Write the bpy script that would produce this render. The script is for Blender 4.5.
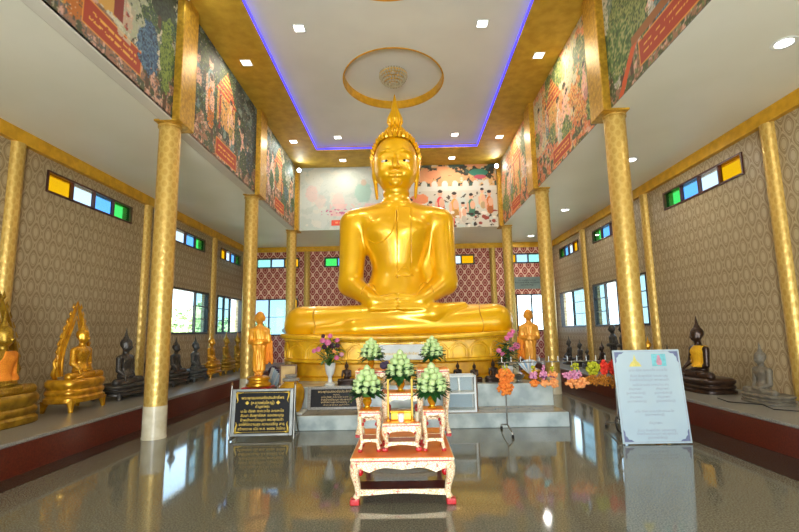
import bpy, bmesh, math, random
import numpy as np
from mathutils import Vector, Matrix, noise

for o in list(bpy.data.objects):
    bpy.data.objects.remove(o)
SC = bpy.context.scene
COL = SC.collection
PI = math.pi
random.seed(7)

# ------------------------------------------------------------------ camera
CAM = Vector((0.19, 0.0, 1.6))
F_PX, PITCH, YAW, ROLL = 460.92, 0.1398, -0.0118, -0.0186
cf = Vector((math.sin(YAW) * math.cos(PITCH), math.cos(YAW) * math.cos(PITCH), math.sin(PITCH)))
cr = Vector((math.cos(YAW), -math.sin(YAW), 0))
cu = cr.cross(cf)
cr2 = cr * math.cos(ROLL) + cu * math.sin(ROLL)
cu2 = cu * math.cos(ROLL) - cr * math.sin(ROLL)
cam_d = bpy.data.cameras.new('camera')
cam = bpy.data.objects.new('camera', cam_d)
COL.objects.link(cam)
cam_d.sensor_fit = 'HORIZONTAL'
cam_d.sensor_width = 36.0
cam_d.lens = F_PX / 799 * 36.0
cam_d.clip_start = 0.05
cam_d.clip_end = 400
m3 = Matrix((cr2, cu2, -cf)).transposed()
cam.matrix_world = Matrix.Translation(CAM) @ m3.to_4x4()
SC.camera = cam

# ------------------------------------------------------------------ world, lights, exposure
SC.view_settings.view_transform = 'Standard'
SC.view_settings.look = 'None'
SC.view_settings.gamma = 1
SC.view_settings.exposure = 0.86
SC.view_settings.use_curve_mapping = False
world = bpy.data.worlds.new('sky')
SC.world = world
world.use_nodes = True
wn = world.node_tree
wn.nodes.clear()
wo = wn.nodes.new('ShaderNodeOutputWorld')
wb = wn.nodes.new('ShaderNodeBackground')
wtc = wn.nodes.new('ShaderNodeTexCoord')
wsep = wn.nodes.new('ShaderNodeSeparateXYZ')
wr = wn.nodes.new('ShaderNodeValToRGB')
wn.links.new(wtc.outputs['Generated'], wsep.inputs[0])
wn.links.new(wsep.outputs['Z'], wr.inputs[0])
wr.color_ramp.elements[0].position = 0.0
wr.color_ramp.elements[0].color = (0.62, 0.84, 1.0, 1)
wr.color_ramp.elements[1].position = 0.5
wr.color_ramp.elements[1].color = (0.40, 0.68, 1.0, 1)
wn.links.new(wr.outputs[0], wb.inputs[0])
wb.inputs[1].default_value = 3.0
wn.links.new(wb.outputs[0], wo.inputs[0])

sun_d = bpy.data.lights.new('sun', 'SUN')
sun_d.energy, sun_d.angle, sun_d.color = 18.0, 0.01, (1.0, 0.95, 0.86)
sun = bpy.data.objects.new('sun', sun_d)
COL.objects.link(sun)
sun.rotation_euler = (math.radians(38), 0, 0)      # high sun over the entrance side


def area_light(name, loc, rot, sx, sy, power, color, parent=None, spread=PI):
    d = bpy.data.lights.new(name, 'AREA')
    d.shape = 'RECTANGLE'
    d.size, d.size_y, d.energy, d.color, d.spread = sx, sy, power, color, spread
    o = bpy.data.objects.new(name, d)
    COL.objects.link(o)
    o.location, o.rotation_euler = loc, rot
    o.parent = parent
    return o


FRONT_Y = -3.4
# daylight entering by the open entrance doors behind the viewer (one lamp per doorway)
for dx in (-4.9, 0.0, 4.9):
    area_light('doorway_daylight', (dx, FRONT_Y + 0.05, 1.75), (PI / 2 + .12, 0, 0), 2.5, 3.0, 430 if dx == 0 else 12, (0.95, 0.98, 1.0))

# ------------------------------------------------------------------ dimensions
WL, WR, DB = -6.51, 6.40, 19.18
CX, BAYS = 3.82, (7.51, 11.77, 16.04)
ZC, ZN, ZT = 5.19, 7.50, 7.64
PLL, PLR, PLZ = -4.41, 4.82, 0.40

# ------------------------------------------------------------------ materials
MATS = {}


def srgb(*c):
    return tuple(((v / 255) / 12.92 if v / 255 <= 0.04045 else ((v / 255 + 0.055) / 1.055) ** 2.4) for v in c) + (1.0,)


class NT:
    def __init__(self, name):
        self.m = bpy.data.materials.new(name)
        self.m.use_nodes = True
        self.t = self.m.node_tree
        self.b = self.t.nodes['Principled BSDF']
        self.out = self.t.nodes['Material Output']

    def n(self, typ, **kw):
        x = self.t.nodes.new(typ)
        for k, v in kw.items():
            setattr(x, k, v)
        return x

    def l(self, a, b):
        self.t.links.new(a, b)

    def math(self, op, a, b=None, c=None):
        x = self.n('ShaderNodeMath', operation=op)
        for i, v in enumerate((a, b, c)):
            if v is None:
                continue
            if isinstance(v, (int, float)):
                x.inputs[i].default_value = v
            else:
                self.l(v, x.inputs[i])
        return x.outputs[0]

    def mix(self, fac, a, b):
        x = self.n('ShaderNodeMix', data_type='RGBA')
        for i, v in ((0, fac), (6, a), (7, b)):
            if isinstance(v, (int, float)):
                x.inputs[i].default_value = v
            elif isinstance(v, tuple):
                x.inputs[i].default_value = v
            else:
                self.l(v, x.inputs[i])
        return x.outputs[2]

    def ramp(self, fac, *stops):
        x = self.n('ShaderNodeValToRGB')
        e = x.color_ramp.elements
        while len(e) < len(stops):
            e.new(0.5)
        for i, (p, c) in enumerate(stops):
            e[i].position = p
            e[i].color = c
        self.l(fac, x.inputs[0])
        return x.outputs[0]

    def coord(self, kind='Object'):
        return self.n('ShaderNodeTexCoord').outputs[kind]

    def noise(self, scale, detail=3, vec=None, rough=0.5):
        x = self.n('ShaderNodeTexNoise')
        x.inputs['Scale'].default_value = scale
        x.inputs['Detail'].default_value = detail
        x.inputs['Roughness'].default_value = rough
        self.l(vec if vec is not None else self.coord(), x.inputs['Vector'])
        return x.outputs[0]

    def bump(self, h, strength, dist=0.02):
        x = self.n('ShaderNodeBump')
        x.inputs['Strength'].default_value = strength
        x.inputs['Distance'].default_value = dist
        self.l(h, x.inputs['Height'])
        self.l(x.outputs[0], self.b.inputs['Normal'])

    def set(self, **kw):
        for k, v in kw.items():
            i = self.b.inputs[k.replace('_', ' ')]
            if isinstance(v, (int, float, tuple)):
                i.default_value = v
            else:
                self.l(v, i)
        return self


def mat(name, c, rough=0.5, metal=0.0, c2=None, scale=6.0, bump=0.0, bscale=None, spec=0.5, coat=0.0):
    """plain painted surface with procedural variation"""
    if name in MATS:
        return MATS[name]
    t = NT(name)
    c2 = c2 or tuple(v * 0.8 for v in c[:3]) + (1,)
    nz = t.noise(scale)
    t.set(Base_Color=t.ramp(nz, (0.35, c2), (0.65, c)), Roughness=rough, Metallic=metal)
    t.b.inputs['Specular IOR Level'].default_value = spec
    t.b.inputs['Coat Weight'].default_value = coat
    if bump:
        t.bump(t.noise(bscale or scale * 3), bump)
    MATS[name] = t.m
    return t.m


def emit(name, c, s):
    t = NT(name)
    t.set(Base_Color=c, Emission_Color=c, Emission_Strength=s)
    MATS[name] = t.m
    return t.m


def lattice(t, du, dz, axis):
    """ogee lattice value from object coordinates: 2 at cell centres, -2 at the other centres, 0 on the outlines"""
    s = t.n('ShaderNodeSeparateXYZ')
    t.l(t.coord(), s.inputs[0])
    u = t.math('MULTIPLY', s.outputs[axis], 2 * PI / du)
    v = t.math('MULTIPLY', s.outputs['Z'], 2 * PI / dz)
    return t.math('ADD', t.math('COSINE', u), t.math('COSINE', v))


def wallpaper(name, axis):
    t = NT(name)
    f = t.math('ABSOLUTE', lattice(t, 0.29, 0.50, axis))
    line = t.math('LESS_THAN', t.math('ABSOLUTE', t.math('SUBTRACT', f, 0.22)), 0.16)
    core = t.math('GREATER_THAN', f, 1.45)
    ring = t.math('LESS_THAN', t.math('ABSOLUTE', t.math('SUBTRACT', f, 1.15)), 0.1)
    k = t.math('MAXIMUM', line, t.math('MAXIMUM', core, ring))
    nz = t.noise(2.0)
    base = t.ramp(nz, (0.3, srgb(142, 122, 88)), (0.7, srgb(153, 132, 97)))
    t.set(Base_Color=t.mix(k, base, srgb(180, 162, 128)), Roughness=t.math('SUBTRACT', 0.62, t.math('MULTIPLY', k, 0.22)))
    return t.m


def build_materials():
    M = MATS
    M['wallpaper_y'] = wallpaper('damask wallpaper side', 'Y')
    # red lattice back wall
    t = NT('red lattice wallpaper')
    f = t.math('ABSOLUTE', lattice(t, 0.335, 0.47, 'X'))
    line = t.math('LESS_THAN', f, 0.42)
    core = t.math('GREATER_THAN', f, 1.25)
    core2 = t.math('GREATER_THAN', f, 1.72)
    c = t.mix(line, srgb(160, 50, 44), srgb(232, 192, 172))
    c = t.mix(core, c, srgb(206, 150, 130))
    c = t.mix(core2, c, srgb(150, 44, 40))
    t.set(Base_Color=c, Roughness=0.55)
    M['red_paper'] = t.m
    # polished granite floor
    t = NT('polished granite floor')
    n1, n2 = t.noise(70, 2), t.noise(1.1, 4)
    c = t.ramp(n1, (0.36, srgb(80, 81, 70)), (0.5, srgb(107, 107, 93)), (0.66, srgb(132, 131, 115)))
    c = t.mix(t.math('MULTIPLY', n2, 0.35), c, srgb(112, 102, 80))
    br = t.n('ShaderNodeTexBrick', offset=0.0)
    br.inputs['Scale'].default_value = 1.0
    br.inputs['Brick Width'].default_value = 0.8
    br.inputs['Row Height'].default_value = 0.8
    br.inputs['Mortar Size'].default_value = 0.002
    br.inputs['Color1'].default_value = br.inputs['Color2'].default_value = (1, 1, 1, 1)
    br.inputs['Mortar'].default_value = (0, 0, 0, 1)
    t.l(t.coord(), br.inputs['Vector'])
    c = t.mix(t.math('MULTIPLY', t.math('SUBTRACT', 1.0, br.outputs['Color']), 0.35), c, srgb(70, 66, 58))
    t.set(Base_Color=c, Roughness=t.math('ADD', 0.035, t.math('MULTIPLY', n2, 0.05)), IOR=1.62)
    M['floor'] = t.m
    M['dark_granite'] = mat('dark granite', srgb(62, 55, 48), 0.12, c2=srgb(48, 42, 38), scale=60)
    # maroon granite riser
    M['maroon'] = mat('maroon granite', srgb(104, 42, 24), 0.3, c2=srgb(76, 28, 18), scale=45)
    M['plinth_top'] = mat('grey granite top', srgb(150, 146, 136), 0.3, c2=srgb(120, 116, 106), scale=60)
    M['marble'] = mat('grey marble', srgb(190, 200, 196), 0.16, c2=srgb(150, 162, 160), scale=3.5)
    M['tread'] = mat('step tread stone', srgb(150, 138, 116), 0.22, c2=srgb(128, 118, 100), scale=5)
    M['white_ceiling'] = mat('white ceiling paint', srgb(214, 210, 198), 0.7, c2=srgb(204, 200, 188), scale=0.8)
    M['tray'] = mat('tray ceiling paint', srgb(228, 230, 224), 0.6, c2=srgb(221, 223, 217), scale=0.8)
    M['aisle_ceiling'] = mat('aisle ceiling paint', srgb(232, 232, 220), 0.4, c2=srgb(226, 226, 212), scale=0.7)
    M['gold_soffit'] = mat('gold soffit paint', srgb(206, 168, 56), 0.62, 0.1, c2=srgb(186, 148, 42), scale=4, bump=0.15, bscale=80)
    M['gold_trim'] = mat('gold trim paint', srgb(230, 176, 42), 0.35, 0.2, c2=srgb(206, 154, 32), scale=6)
    # patterned gold column
    t = NT('patterned gold column')
    tc = t.coord()
    s = t.n('ShaderNodeSeparateXYZ')
    t.l(tc, s.inputs[0])
    ang = t.math('ARCTAN2', s.outputs['Y'], s.outputs['X'])
    u = t.math('MULTIPLY', ang, 7.0)
    v = t.math('MULTIPLY', s.outputs['Z'], 2 * PI / 0.2)
    f = t.math('ABSOLUTE', t.math('ADD', t.math('COSINE', u), t.math('COSINE', v)))
    k = t.math('SMOOTH_MIN', t.math('LESS_THAN', t.math('ABSOLUTE', t.math('SUBTRACT', f, 0.45)), 0.42), 1.0, 0.1)
    c = t.mix(k, srgb(196, 158, 76), srgb(208, 174, 94))
    t.set(Base_Color=c, Metallic=0.4, Roughness=t.math('SUBTRACT', 0.42, t.math('MULTIPLY', k, 0.08)))
    t.bump(f, 0.25, 0.006)
    M['column_gold'] = t.m
    M['wrap'] = mat('milky wrap film', srgb(214, 204, 176), 0.25, c2=srgb(198, 186, 154), scale=7)
    M['gold_plaster'] = mat('gold plaster', srgb(206, 162, 52), 0.4, 0.45, c2=srgb(170, 128, 36), scale=14, bump=0.35, bscale=40)
    # big statue gold
    t = NT('buddha gold leaf')
    n1 = t.noise(1.6, 5)
    n2 = t.noise(3, 2)
    c = t.ramp(n1, (0.3, srgb(232, 170, 4)), (0.7, srgb(244, 190, 12)))
    t.set(Base_Color=c, Metallic=0.3, Roughness=t.math('ADD', 0.26, t.math('MULTIPLY', n2, 0.06)))
    t.b.inputs['Coat Weight'].default_value = 0.35
    t.b.inputs['Coat Roughness'].default_value = 0.12
    M['buddha_gold'] = t.m
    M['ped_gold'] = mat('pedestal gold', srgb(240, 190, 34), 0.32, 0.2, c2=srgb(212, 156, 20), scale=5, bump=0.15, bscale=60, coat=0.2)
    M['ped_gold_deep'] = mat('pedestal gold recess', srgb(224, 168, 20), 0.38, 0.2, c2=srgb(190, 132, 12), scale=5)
    M['statue_gold'] = mat('small statue gold', srgb(222, 164, 34), 0.3, 0.6, c2=srgb(176, 118, 16), scale=9, coat=0.2)
    M['statue_old_gold'] = mat('dull statue gold', srgb(176, 138, 38), 0.36, 0.6, c2=srgb(134, 98, 22), scale=9)
    M['bronze'] = mat('dark grey bronze', srgb(84, 78, 70), 0.42, 0.4, c2=srgb(54, 50, 46), scale=9)
    M['bronze_blue'] = mat('grey blue bronze', srgb(94, 98, 98), 0.42, 0.35, c2=srgb(64, 66, 66), scale=9)
    M['bronze_brown'] = mat('brown black bronze', srgb(70, 48, 34), 0.35, 0.4, c2=srgb(42, 28, 20), scale=9)
    M['grey_stone'] = mat('weathered grey stone', srgb(122, 112, 94), 0.6, 0.0, c2=srgb(88, 80, 66), scale=12)
    M['robe_orange'] = mat('orange robe cloth', srgb(238, 148, 34), 0.75, c2=srgb(222, 122, 20), scale=14)
    M['robe_yellow'] = mat('yellow robe cloth', srgb(236, 182, 24), 0.75, c2=srgb(210, 150, 12), scale=14)
    M['monk_orange'] = mat('orange gilded figure', srgb(242, 172, 44), 0.4, 0.25, c2=srgb(230, 148, 28), scale=9)
    M['skin_gold'] = mat('gilded skin', srgb(236, 168, 62), 0.4, 0.3, c2=srgb(214, 140, 40), scale=9)
    M['black'] = mat('black stone', srgb(24, 20, 17), 0.45, c2=srgb(16, 14, 12), scale=20, spec=0.2)
    M['dark_frame'] = mat('dark window frame', srgb(44, 40, 40), 0.4, c2=srgb(34, 30, 30), scale=10)
    M['brown_frame'] = mat('brown wood frame', srgb(84, 42, 34), 0.45, c2=srgb(62, 30, 26), scale=10)
    M['chrome'] = mat('polished steel', srgb(140, 138, 130), 0.35, 0.85, c2=srgb(124, 122, 116), scale=5)
    M['white_paint'] = mat('white lacquer', srgb(226, 230, 228), 0.35, c2=srgb(212, 218, 216), scale=5)
    M['letter_gold'] = mat('gold lettering', srgb(222, 186, 74), 0.35, 0.3, c2=srgb(206, 168, 58), scale=30)
    M['cream_gilt'] = NTgilt()
    M['red_lacquer'] = mat('red lacquer', srgb(190, 26, 30), 0.28, c2=srgb(160, 16, 22), scale=8)
    M['orange_top'] = mat('orange varnished top', srgb(238, 126, 34), 0.32, c2=srgb(222, 106, 24), scale=5)
    M['dark_red_wood'] = mat('dark red wood', srgb(96, 32, 28), 0.3, c2=srgb(70, 22, 20), scale=12)
    M['lotus'] = mat('pale green lotus bud', srgb(192, 208, 150), 0.55, c2=srgb(156, 184, 112), scale=18)
    M['leaf'] = mat('dark green leaf', srgb(44, 96, 40), 0.4, c2=srgb(26, 66, 30), scale=12)
    M['leaf_mid'] = mat('mid green leaf', srgb(84, 128, 60), 0.45, c2=srgb(54, 96, 44), scale=12)
    M['pink'] = mat('pink petal', srgb(230, 132, 172), 0.6, c2=srgb(212, 92, 146), scale=20)
    M['plum'] = mat('dark plum petal', srgb(84, 36, 60), 0.6, c2=srgb(60, 24, 46), scale=20)
    M['white_china'] = mat('white china', srgb(220, 222, 216), 0.22, c2=srgb(206, 208, 204), scale=6)
    M['vase_gold'] = mat('gold vase', srgb(228, 168, 36), 0.25, 0.6, c2=srgb(200, 138, 18), scale=9)
    M['jar_gold'] = mat('mustard glazed jar', srgb(206, 158, 36), 0.22, 0.25, c2=srgb(176, 128, 22), scale=7)
    M['candle'] = mat('yellow candle wax', srgb(226, 190, 84), 0.5, c2=srgb(212, 172, 64), scale=9)
    M['marigold'] = mat('orange marigold', srgb(246, 150, 60), 0.7, c2=srgb(232, 118, 34), scale=26)
    M['peach'] = mat('peach flowers', srgb(250, 178, 112), 0.7, c2=srgb(244, 152, 82), scale=26)
    M['lilac'] = mat('pink lilac flowers', srgb(226, 156, 186), 0.7, c2=srgb(208, 128, 168), scale=26)
    M['purple'] = mat('purple band', srgb(92, 48, 110), 0.6, c2=srgb(70, 34, 88), scale=20)
    M['lime'] = mat('lime yellow flowers', srgb(196, 196, 36), 0.7, c2=srgb(164, 168, 20), scale=26)
    M['scarlet'] = mat('scarlet flowers', srgb(240, 66, 42), 0.7, c2=srgb(220, 40, 26), scale=26)
    M['amber'] = mat('amber beads', srgb(214, 140, 34), 0.5, c2=srgb(160, 92, 18), scale=40)
    M['steel'] = mat('brushed steel tube', srgb(160, 158, 150), 0.3, 0.9, c2=srgb(130, 128, 122), scale=9)
    M['board_white'] = mat('pale printed board', srgb(184, 202, 208), 0.3, c2=srgb(176, 195, 204), scale=1.6)
    M['navy'] = mat('navy print', srgb(112, 120, 154), 0.5, scale=30)
    M['grey_ink'] = mat('pale grey ink', srgb(172, 180, 192), 0.6, scale=30)
    M['aqua'] = mat('aqua print', srgb(130, 206, 212), 0.5, scale=30)
    M['pale_yellow'] = mat('pale yellow print', srgb(232, 218, 120), 0.5, scale=30)
    M['pale_pink'] = mat('pale pink print', srgb(214, 150, 168), 0.5, scale=30)
    M['paper'] = mat('cream paper', srgb(206, 176, 116), 0.6, c2=srgb(190, 158, 98), scale=8)
    M['wood_frame'] = mat('brown picture frame', srgb(120, 84, 44), 0.4, c2=srgb(96, 64, 32), scale=14)
    M['cloth_dark'] = mat('dark plum cloth', srgb(74, 56, 84), 0.8, c2=srgb(48, 36, 58), scale=14)
    M['blue_cloth'] = mat('blue white cloth', srgb(128, 176, 208), 0.6, c2=srgb(206, 218, 224), scale=9)
    M['eye_white'] = mat('eye white', srgb(236, 232, 222), 0.25, c2=srgb(228, 222, 212), scale=9)
    M['bark'] = mat('tree bark', srgb(110, 96, 78), 0.9, c2=srgb(84, 72, 58), scale=8)
    M['foliage'] = mat('pale outdoor foliage', srgb(176, 196, 140), 0.7, c2=srgb(142, 170, 112), scale=3)
    M['ground'] = mat('outdoor ground', srgb(206, 200, 180), 0.9, c2=srgb(180, 182, 156), scale=0.3)
    M['grey_sign'] = mat('grey green sign face', srgb(128, 142, 138), 0.35, c2=srgb(112, 128, 126), scale=4)
    M['led_blue'] = emit('blue led strip', srgb(70, 64, 255), 1.1)
    M['lamp_white'] = emit('lit lamp lens', (1.0, 0.97, 0.9, 1), 5.0)
    M['lamp_cool'] = emit('cool flood lens', (0.86, 0.98, 1.0, 1), 16.0)
    # crystal
    t = NT('crystal glass')
    t.set(Base_Color=srgb(226, 214, 178), Roughness=0.08, Metallic=0.0, IOR=1.5)
    t.b.inputs['Transmission Weight'].default_value = 0.35
    t.b.inputs['Specular IOR Level'].default_value = 0.5
    M['crystal'] = t.m
    # mural: colours painted per point
    t = NT('painted mural')
    a = t.n('ShaderNodeVertexColor', layer_name='paint')
    nz = t.noise(30, 3)
    t.set(Base_Color=t.mix(t.math('MULTIPLY', nz, 0.12), a.outputs[0], srgb(120, 110, 90)), Roughness=0.7)
    M['mural'] = t.m
    # panes
    for nm, c in (('pane_yellow', srgb(255, 166, 6)), ('pane_green', srgb(80, 216, 90)), ('pane_blue', srgb(120, 184, 250)),
                  ('pane_white', srgb(246, 244, 248)), ('pane_clear', srgb(250, 252, 252)), ('pane_tint', srgb(176, 206, 208)),
                  ('pane_mint', srgb(176, 234, 206)), ('pane_pale', srgb(206, 226, 246))):
        t = NT(nm)
        k = 0.97 if nm in ('pane_clear',) else (0.5 if nm == 'pane_tint' else 0.36)
        tr = t.n('ShaderNodeBsdfTransparent')
        tr.inputs[0].default_value = tuple(math.sqrt(v * k) for v in c[:3]) + (1,)   # light crosses two faces
        gl = t.n('ShaderNodeBsdfGlossy')
        gl.inputs['Roughness'].default_value = 0.05
        mx = t.n('ShaderNodeMixShader')
        mx.inputs[0].default_value = 0.05
        t.l(tr.outputs[0], mx.inputs[1])
        t.l(gl.outputs[0], mx.inputs[2])
        t.l(mx.outputs[0], t.out.inputs[0])
        M[nm] = t.m


def NTgilt():
    t = NT('cream and gilt carving')
    v = t.n('ShaderNodeTexVoronoi', feature='DISTANCE_TO_EDGE')
    v.inputs['Scale'].default_value = 46
    t.l(t.coord(), v.inputs['Vector'])
    v2 = t.n('ShaderNodeTexVoronoi')
    v2.inputs['Scale'].default_value = 44
    t.l(t.coord(), v2.inputs['Vector'])
    sp = t.math('GREATER_THAN', v2.outputs['Distance'], 0.78)
    c = t.ramp(v.outputs['Distance'], (0.02, srgb(206, 156, 92)), (0.10, srgb(240, 222, 184)), (0.4, srgb(246, 232, 204)))
    c = t.mix(t.math('MULTIPLY', sp, 0.75), c, srgb(196, 60, 56))
    t.set(Base_Color=c, Roughness=0.35, Metallic=0.1)
    t.bump(v.outputs['Distance'], 0.5, 0.006)
    return t.m


build_materials()

# ------------------------------------------------------------------ mesh helpers
class MB:
    def __init__(self):
        self.v, self.f = [], []

    def add(self, vs, fs):
        o = len(self.v)
        self.v += [tuple(p) for p in vs]
        self.f += [tuple(i + o for i in q) for q in fs]
        return self

    def box(self, x0, x1, y0, y1, z0, z1):
        vs = [(x, y, z) for x in (x0, x1) for y in (y0, y1) for z in (z0, z1)]
        return self.add(vs, [(0, 1, 3, 2), (4, 6, 7, 5), (0, 4, 5, 1), (2, 3, 7, 6), (0, 2, 6, 4), (1, 5, 7, 3)])

    def bbox(self, x0, x1, y0, y1, z0, z1, b):
        """box with bevelled edges along every side"""
        b = min(b, (x1 - x0) * .45, (y1 - y0) * .45, (z1 - z0) * .45)
        bm = bmesh.new()
        bmesh.ops.create_cube(bm, size=1)
        for v in bm.verts:
            v.co = Vector(((x0 + x1) / 2 + v.co.x * (x1 - x0), (y0 + y1) / 2 + v.co.y * (y1 - y0), (z0 + z1) / 2 + v.co.z * (z1 - z0)))
        bmesh.ops.bevel(bm, geom=bm.edges[:], offset=b, segments=2, affect='EDGES', profile=0.5)
        bm.verts.index_update()
        self.add([v.co[:] for v in bm.verts], [[v.index for v in f.verts] for f in bm.faces])
        bm.free()
        return self

    def lathe(self, prof, seg=24, c=(0, 0, 0), sx=1, sy=1, flute=0, famp=0.0):
        vs, fs = [], []
        n = len(prof)
        for i in range(seg):
            a = 2 * PI * i / seg
            k = 1 + famp * math.cos(flute * a) if flute else 1
            for r, z in prof:
                vs.append((c[0] + r * k * math.cos(a) * sx, c[1] + r * k * math.sin(a) * sy, c[2] + z))
        for i in range(seg):
            j = (i + 1) % seg
            for q in range(n - 1):
                fs.append((i * n + q, j * n + q, j * n + q + 1, i * n + q + 1))
        if prof[0][0] > 1e-5:
            fs.append(tuple(i * n for i in reversed(range(seg))))
        if prof[-1][0] > 1e-5:
            fs.append(tuple(i * n + n - 1 for i in range(seg)))
        return self.add(vs, fs)

    def tube(self, pts, r, seg=8, caps=True, closed=False):
        pts = [Vector(p) for p in pts]
        n = len(pts)
        rs = r if isinstance(r, (list, tuple)) else [r] * n
        vs, fs = [], []
        up = None
        for i, p in enumerate(pts):
            if closed:
                d = (pts[(i + 1) % n] - pts[i - 1]).normalized()
            else:
                d = (pts[min(i + 1, n - 1)] - pts[max(i - 1, 0)]).normalized()
            if up is None:
                a = Vector((0, 0, 1)) if abs(d.z) < 0.9 else Vector((1, 0, 0))
                up = (a - d * a.dot(d)).normalized()
            else:
                up = (up - d * up.dot(d)).normalized()
            s = d.cross(up)
            for k in range(seg):
                t = 2 * PI * k / seg
                vs.append(p + (up * math.cos(t) + s * math.sin(t)) * rs[i])
        for i in range(n if closed else n - 1):
            i2 = (i + 1) % n
            for k in range(seg):
                k2 = (k + 1) % seg
                fs.append((i * seg + k, i * seg + k2, i2 * seg + k2, i2 * seg + k))
        if caps and not closed:
            fs.append(tuple(reversed(range(seg))))
            fs.append(tuple(range((n - 1) * seg, n * seg)))
        return self.add(vs, fs)

    def ball(self, c, r, sub=1, sc=(1, 1, 1)):
        bm = bmesh.new()
        bmesh.ops.create_icosphere(bm, subdivisions=sub, radius=r)
        bm.verts.index_update()
        self.add([(c[0] + v.co.x * sc[0], c[1] + v.co.y * sc[1], c[2] + v.co.z * sc[2]) for v in bm.verts], [[v.index for v in f.verts] for f in bm.faces])
        bm.free()
        return self

    def prism(self, out, t0, t1, plane='XZ'):
        """closed outline (a,b) extruded from t0 to t1 along the third axis"""
        n = len(out)

        def P(a, b, t):
            return {'XZ': (a, t, b), 'YZ': (t, a, b), 'XY': (a, b, t)}[plane]
        vs = [P(a, b, t0) for a, b in out] + [P(a, b, t1) for a, b in out]
        fs = [tuple(range(n)), tuple(reversed(range(n, 2 * n)))]
        for i in range(n):
            j = (i + 1) % n
            fs.append((j, i, n + i, n + j))
        return self.add(vs, fs)

    def mesh(self, name, smooth=False):
        me = bpy.data.meshes.new(name)
        me.from_pydata(self.v, [], self.f)
        me.update()
        bm = bmesh.new()
        bm.from_mesh(me)
        bmesh.ops.recalc_face_normals(bm, faces=bm.faces)
        bm.to_mesh(me)
        bm.free()
        if smooth:
            me.polygons.foreach_set('use_smooth', [True] * len(me.polygons))
            if smooth != 'all':
                try:
                    me.set_sharp_from_angle(angle=math.radians(42))
                except Exception:
                    pass
        return me


def link(name, me, m, parent=None, loc=(0, 0, 0), rot=(0, 0, 0), scale=None):
    o = bpy.data.objects.new(name, me)
    COL.objects.link(o)
    if m is not None:
        mm = MATS[m] if isinstance(m, str) else m
        if len(me.materials) == 0:
            me.materials.append(mm)
        elif me.materials[0] != mm:
            o.material_slots[0].link = 'OBJECT'
            o.material_slots[0].material = mm
    o.parent = parent
    o.location, o.rotation_euler = loc, rot
    if scale is not None:
        o.scale = scale if isinstance(scale, (tuple, list)) else (scale,) * 3
    return o


def obj(name, mb, m, parent=None, smooth=False, loc=(0, 0, 0), rot=(0, 0, 0), scale=None):
    return link(name, mb.mesh(name, smooth), m, parent, loc, rot, scale)


def tag(o, label=None, cat=None, group=None, kind=None):
    if label:
        o['label'] = label
    if cat:
        o['category'] = cat
    if group:
        o['group'] = group
    if kind:
        o['kind'] = kind
    return o


def thing(name, label, cat, loc=(0, 0, 0), rz=0.0, group=None, scale=None):
    e = bpy.data.objects.new(name, None)
    COL.objects.link(e)
    e.location = loc
    e.rotation_euler = (0, 0, rz)
    e.empty_display_size = 0.1
    if scale:
        e.scale = (scale,) * 3
    return tag(e, label, cat, group)


def struct(name, mb, m, parent=None, label=None, smooth=False):
    o = obj(name, mb, m, parent, smooth)
    if parent is None:
        o['kind'] = 'structure'
        if label:
            o['label'] = label
    return o


# ------------------------------------------------------------------ room shell
struct('floor', MB().box(WL - .3, WR + .3, FRONT_Y - .2, DB + .3, -0.2, 0), 'floor', label='polished grey granite floor of the hall')
struct('trim_1', MB().box(PLL, -4.07, FRONT_Y, DB, 0, 0.004), 'dark_granite', label='dark granite border strip along the left ledge')
struct('trim_2', MB().box(4.17, PLR, FRONT_Y, DB, 0, 0.004), 'dark_granite', label='dark granite border strip along the right ledge')


def holed_wall(name, axis, pos, th, a0, a1, z0, z1, holes, m, label):
    """wall slab with rectangular openings; axis 'X' = wall at x=pos running along y, 'Y' = at y=pos running along x"""
    As = sorted({a0, a1, *[h[0] for h in holes], *[h[1] for h in holes]})
    Zs = sorted({z0, z1, *[h[2] for h in holes], *[h[3] for h in holes]})
    mb = MB()
    for i in range(len(As) - 1):
        for j in range(len(Zs) - 1):
            ca, cz = (As[i] + As[i + 1]) / 2, (Zs[j] + Zs[j + 1]) / 2
            if any(h[0] < ca < h[1] and h[2] < cz < h[3] for h in holes):
                continue
            if axis == 'X':
                mb.box(min(pos, pos + th), max(pos, pos + th), As[i], As[i + 1], Zs[j], Zs[j + 1])
            else:
                mb.box(As[i], As[i + 1], min(pos, pos + th), max(pos, pos + th), Zs[j], Zs[j + 1])
    return struct(name, mb, m, label=label)


CL = (4.31, 4.73)
LZ = (1.62, 2.99)
left_cl = [(8.25, 10.95), (12.45, 15.12), (16.45, 18.45)]
left_low = [(12.3, 15.55), (16.3, 18.72)]
right_cl = [(8.15, 10.75), (12.4, 15.0), (16.3, 18.3)]
right_low = [(11.85, 15.28), (15.9, 18.55)]
back_cl = [(-6.08, -4.26), (-3.2, -1.6), (1.5, 3.12), (4.3, 5.92)]
back_low = [(-6.15, -4.3), (4.3, 6.05)]
hl = [(a, b, *CL) for a, b in left_cl] + [(a, b, *LZ) for a, b in left_low]
hr = [(a, b, *CL) for a, b in right_cl] + [(a, b, *LZ) for a, b in right_low]
hb = [(a, b, *CL) for a, b in back_cl] + [(a, b, 1.5, 3.02) for a, b in back_low]
hf = [(-6.2, -3.6, 0, 3.4), (-1.3, 1.3, 0, 3.4), (3.6, 6.2, 0, 3.4)]
holed_wall('wall_left', 'X', WL, -0.22, FRONT_Y, DB, 0, ZC, hl, 'wallpaper_y', 'beige damask papered wall behind the left statue ledge')
holed_wall('wall_right', 'X', WR, 0.22, FRONT_Y, DB, 0, ZC, hr, 'wallpaper_y', 'beige damask papered wall behind the right statue ledge')
holed_wall('wall_back', 'Y', DB, 0.22, WL - .22, WR + .22, 0, ZC, hb, 'red_paper', 'red and cream lattice papered wall behind the great statue')
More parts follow.
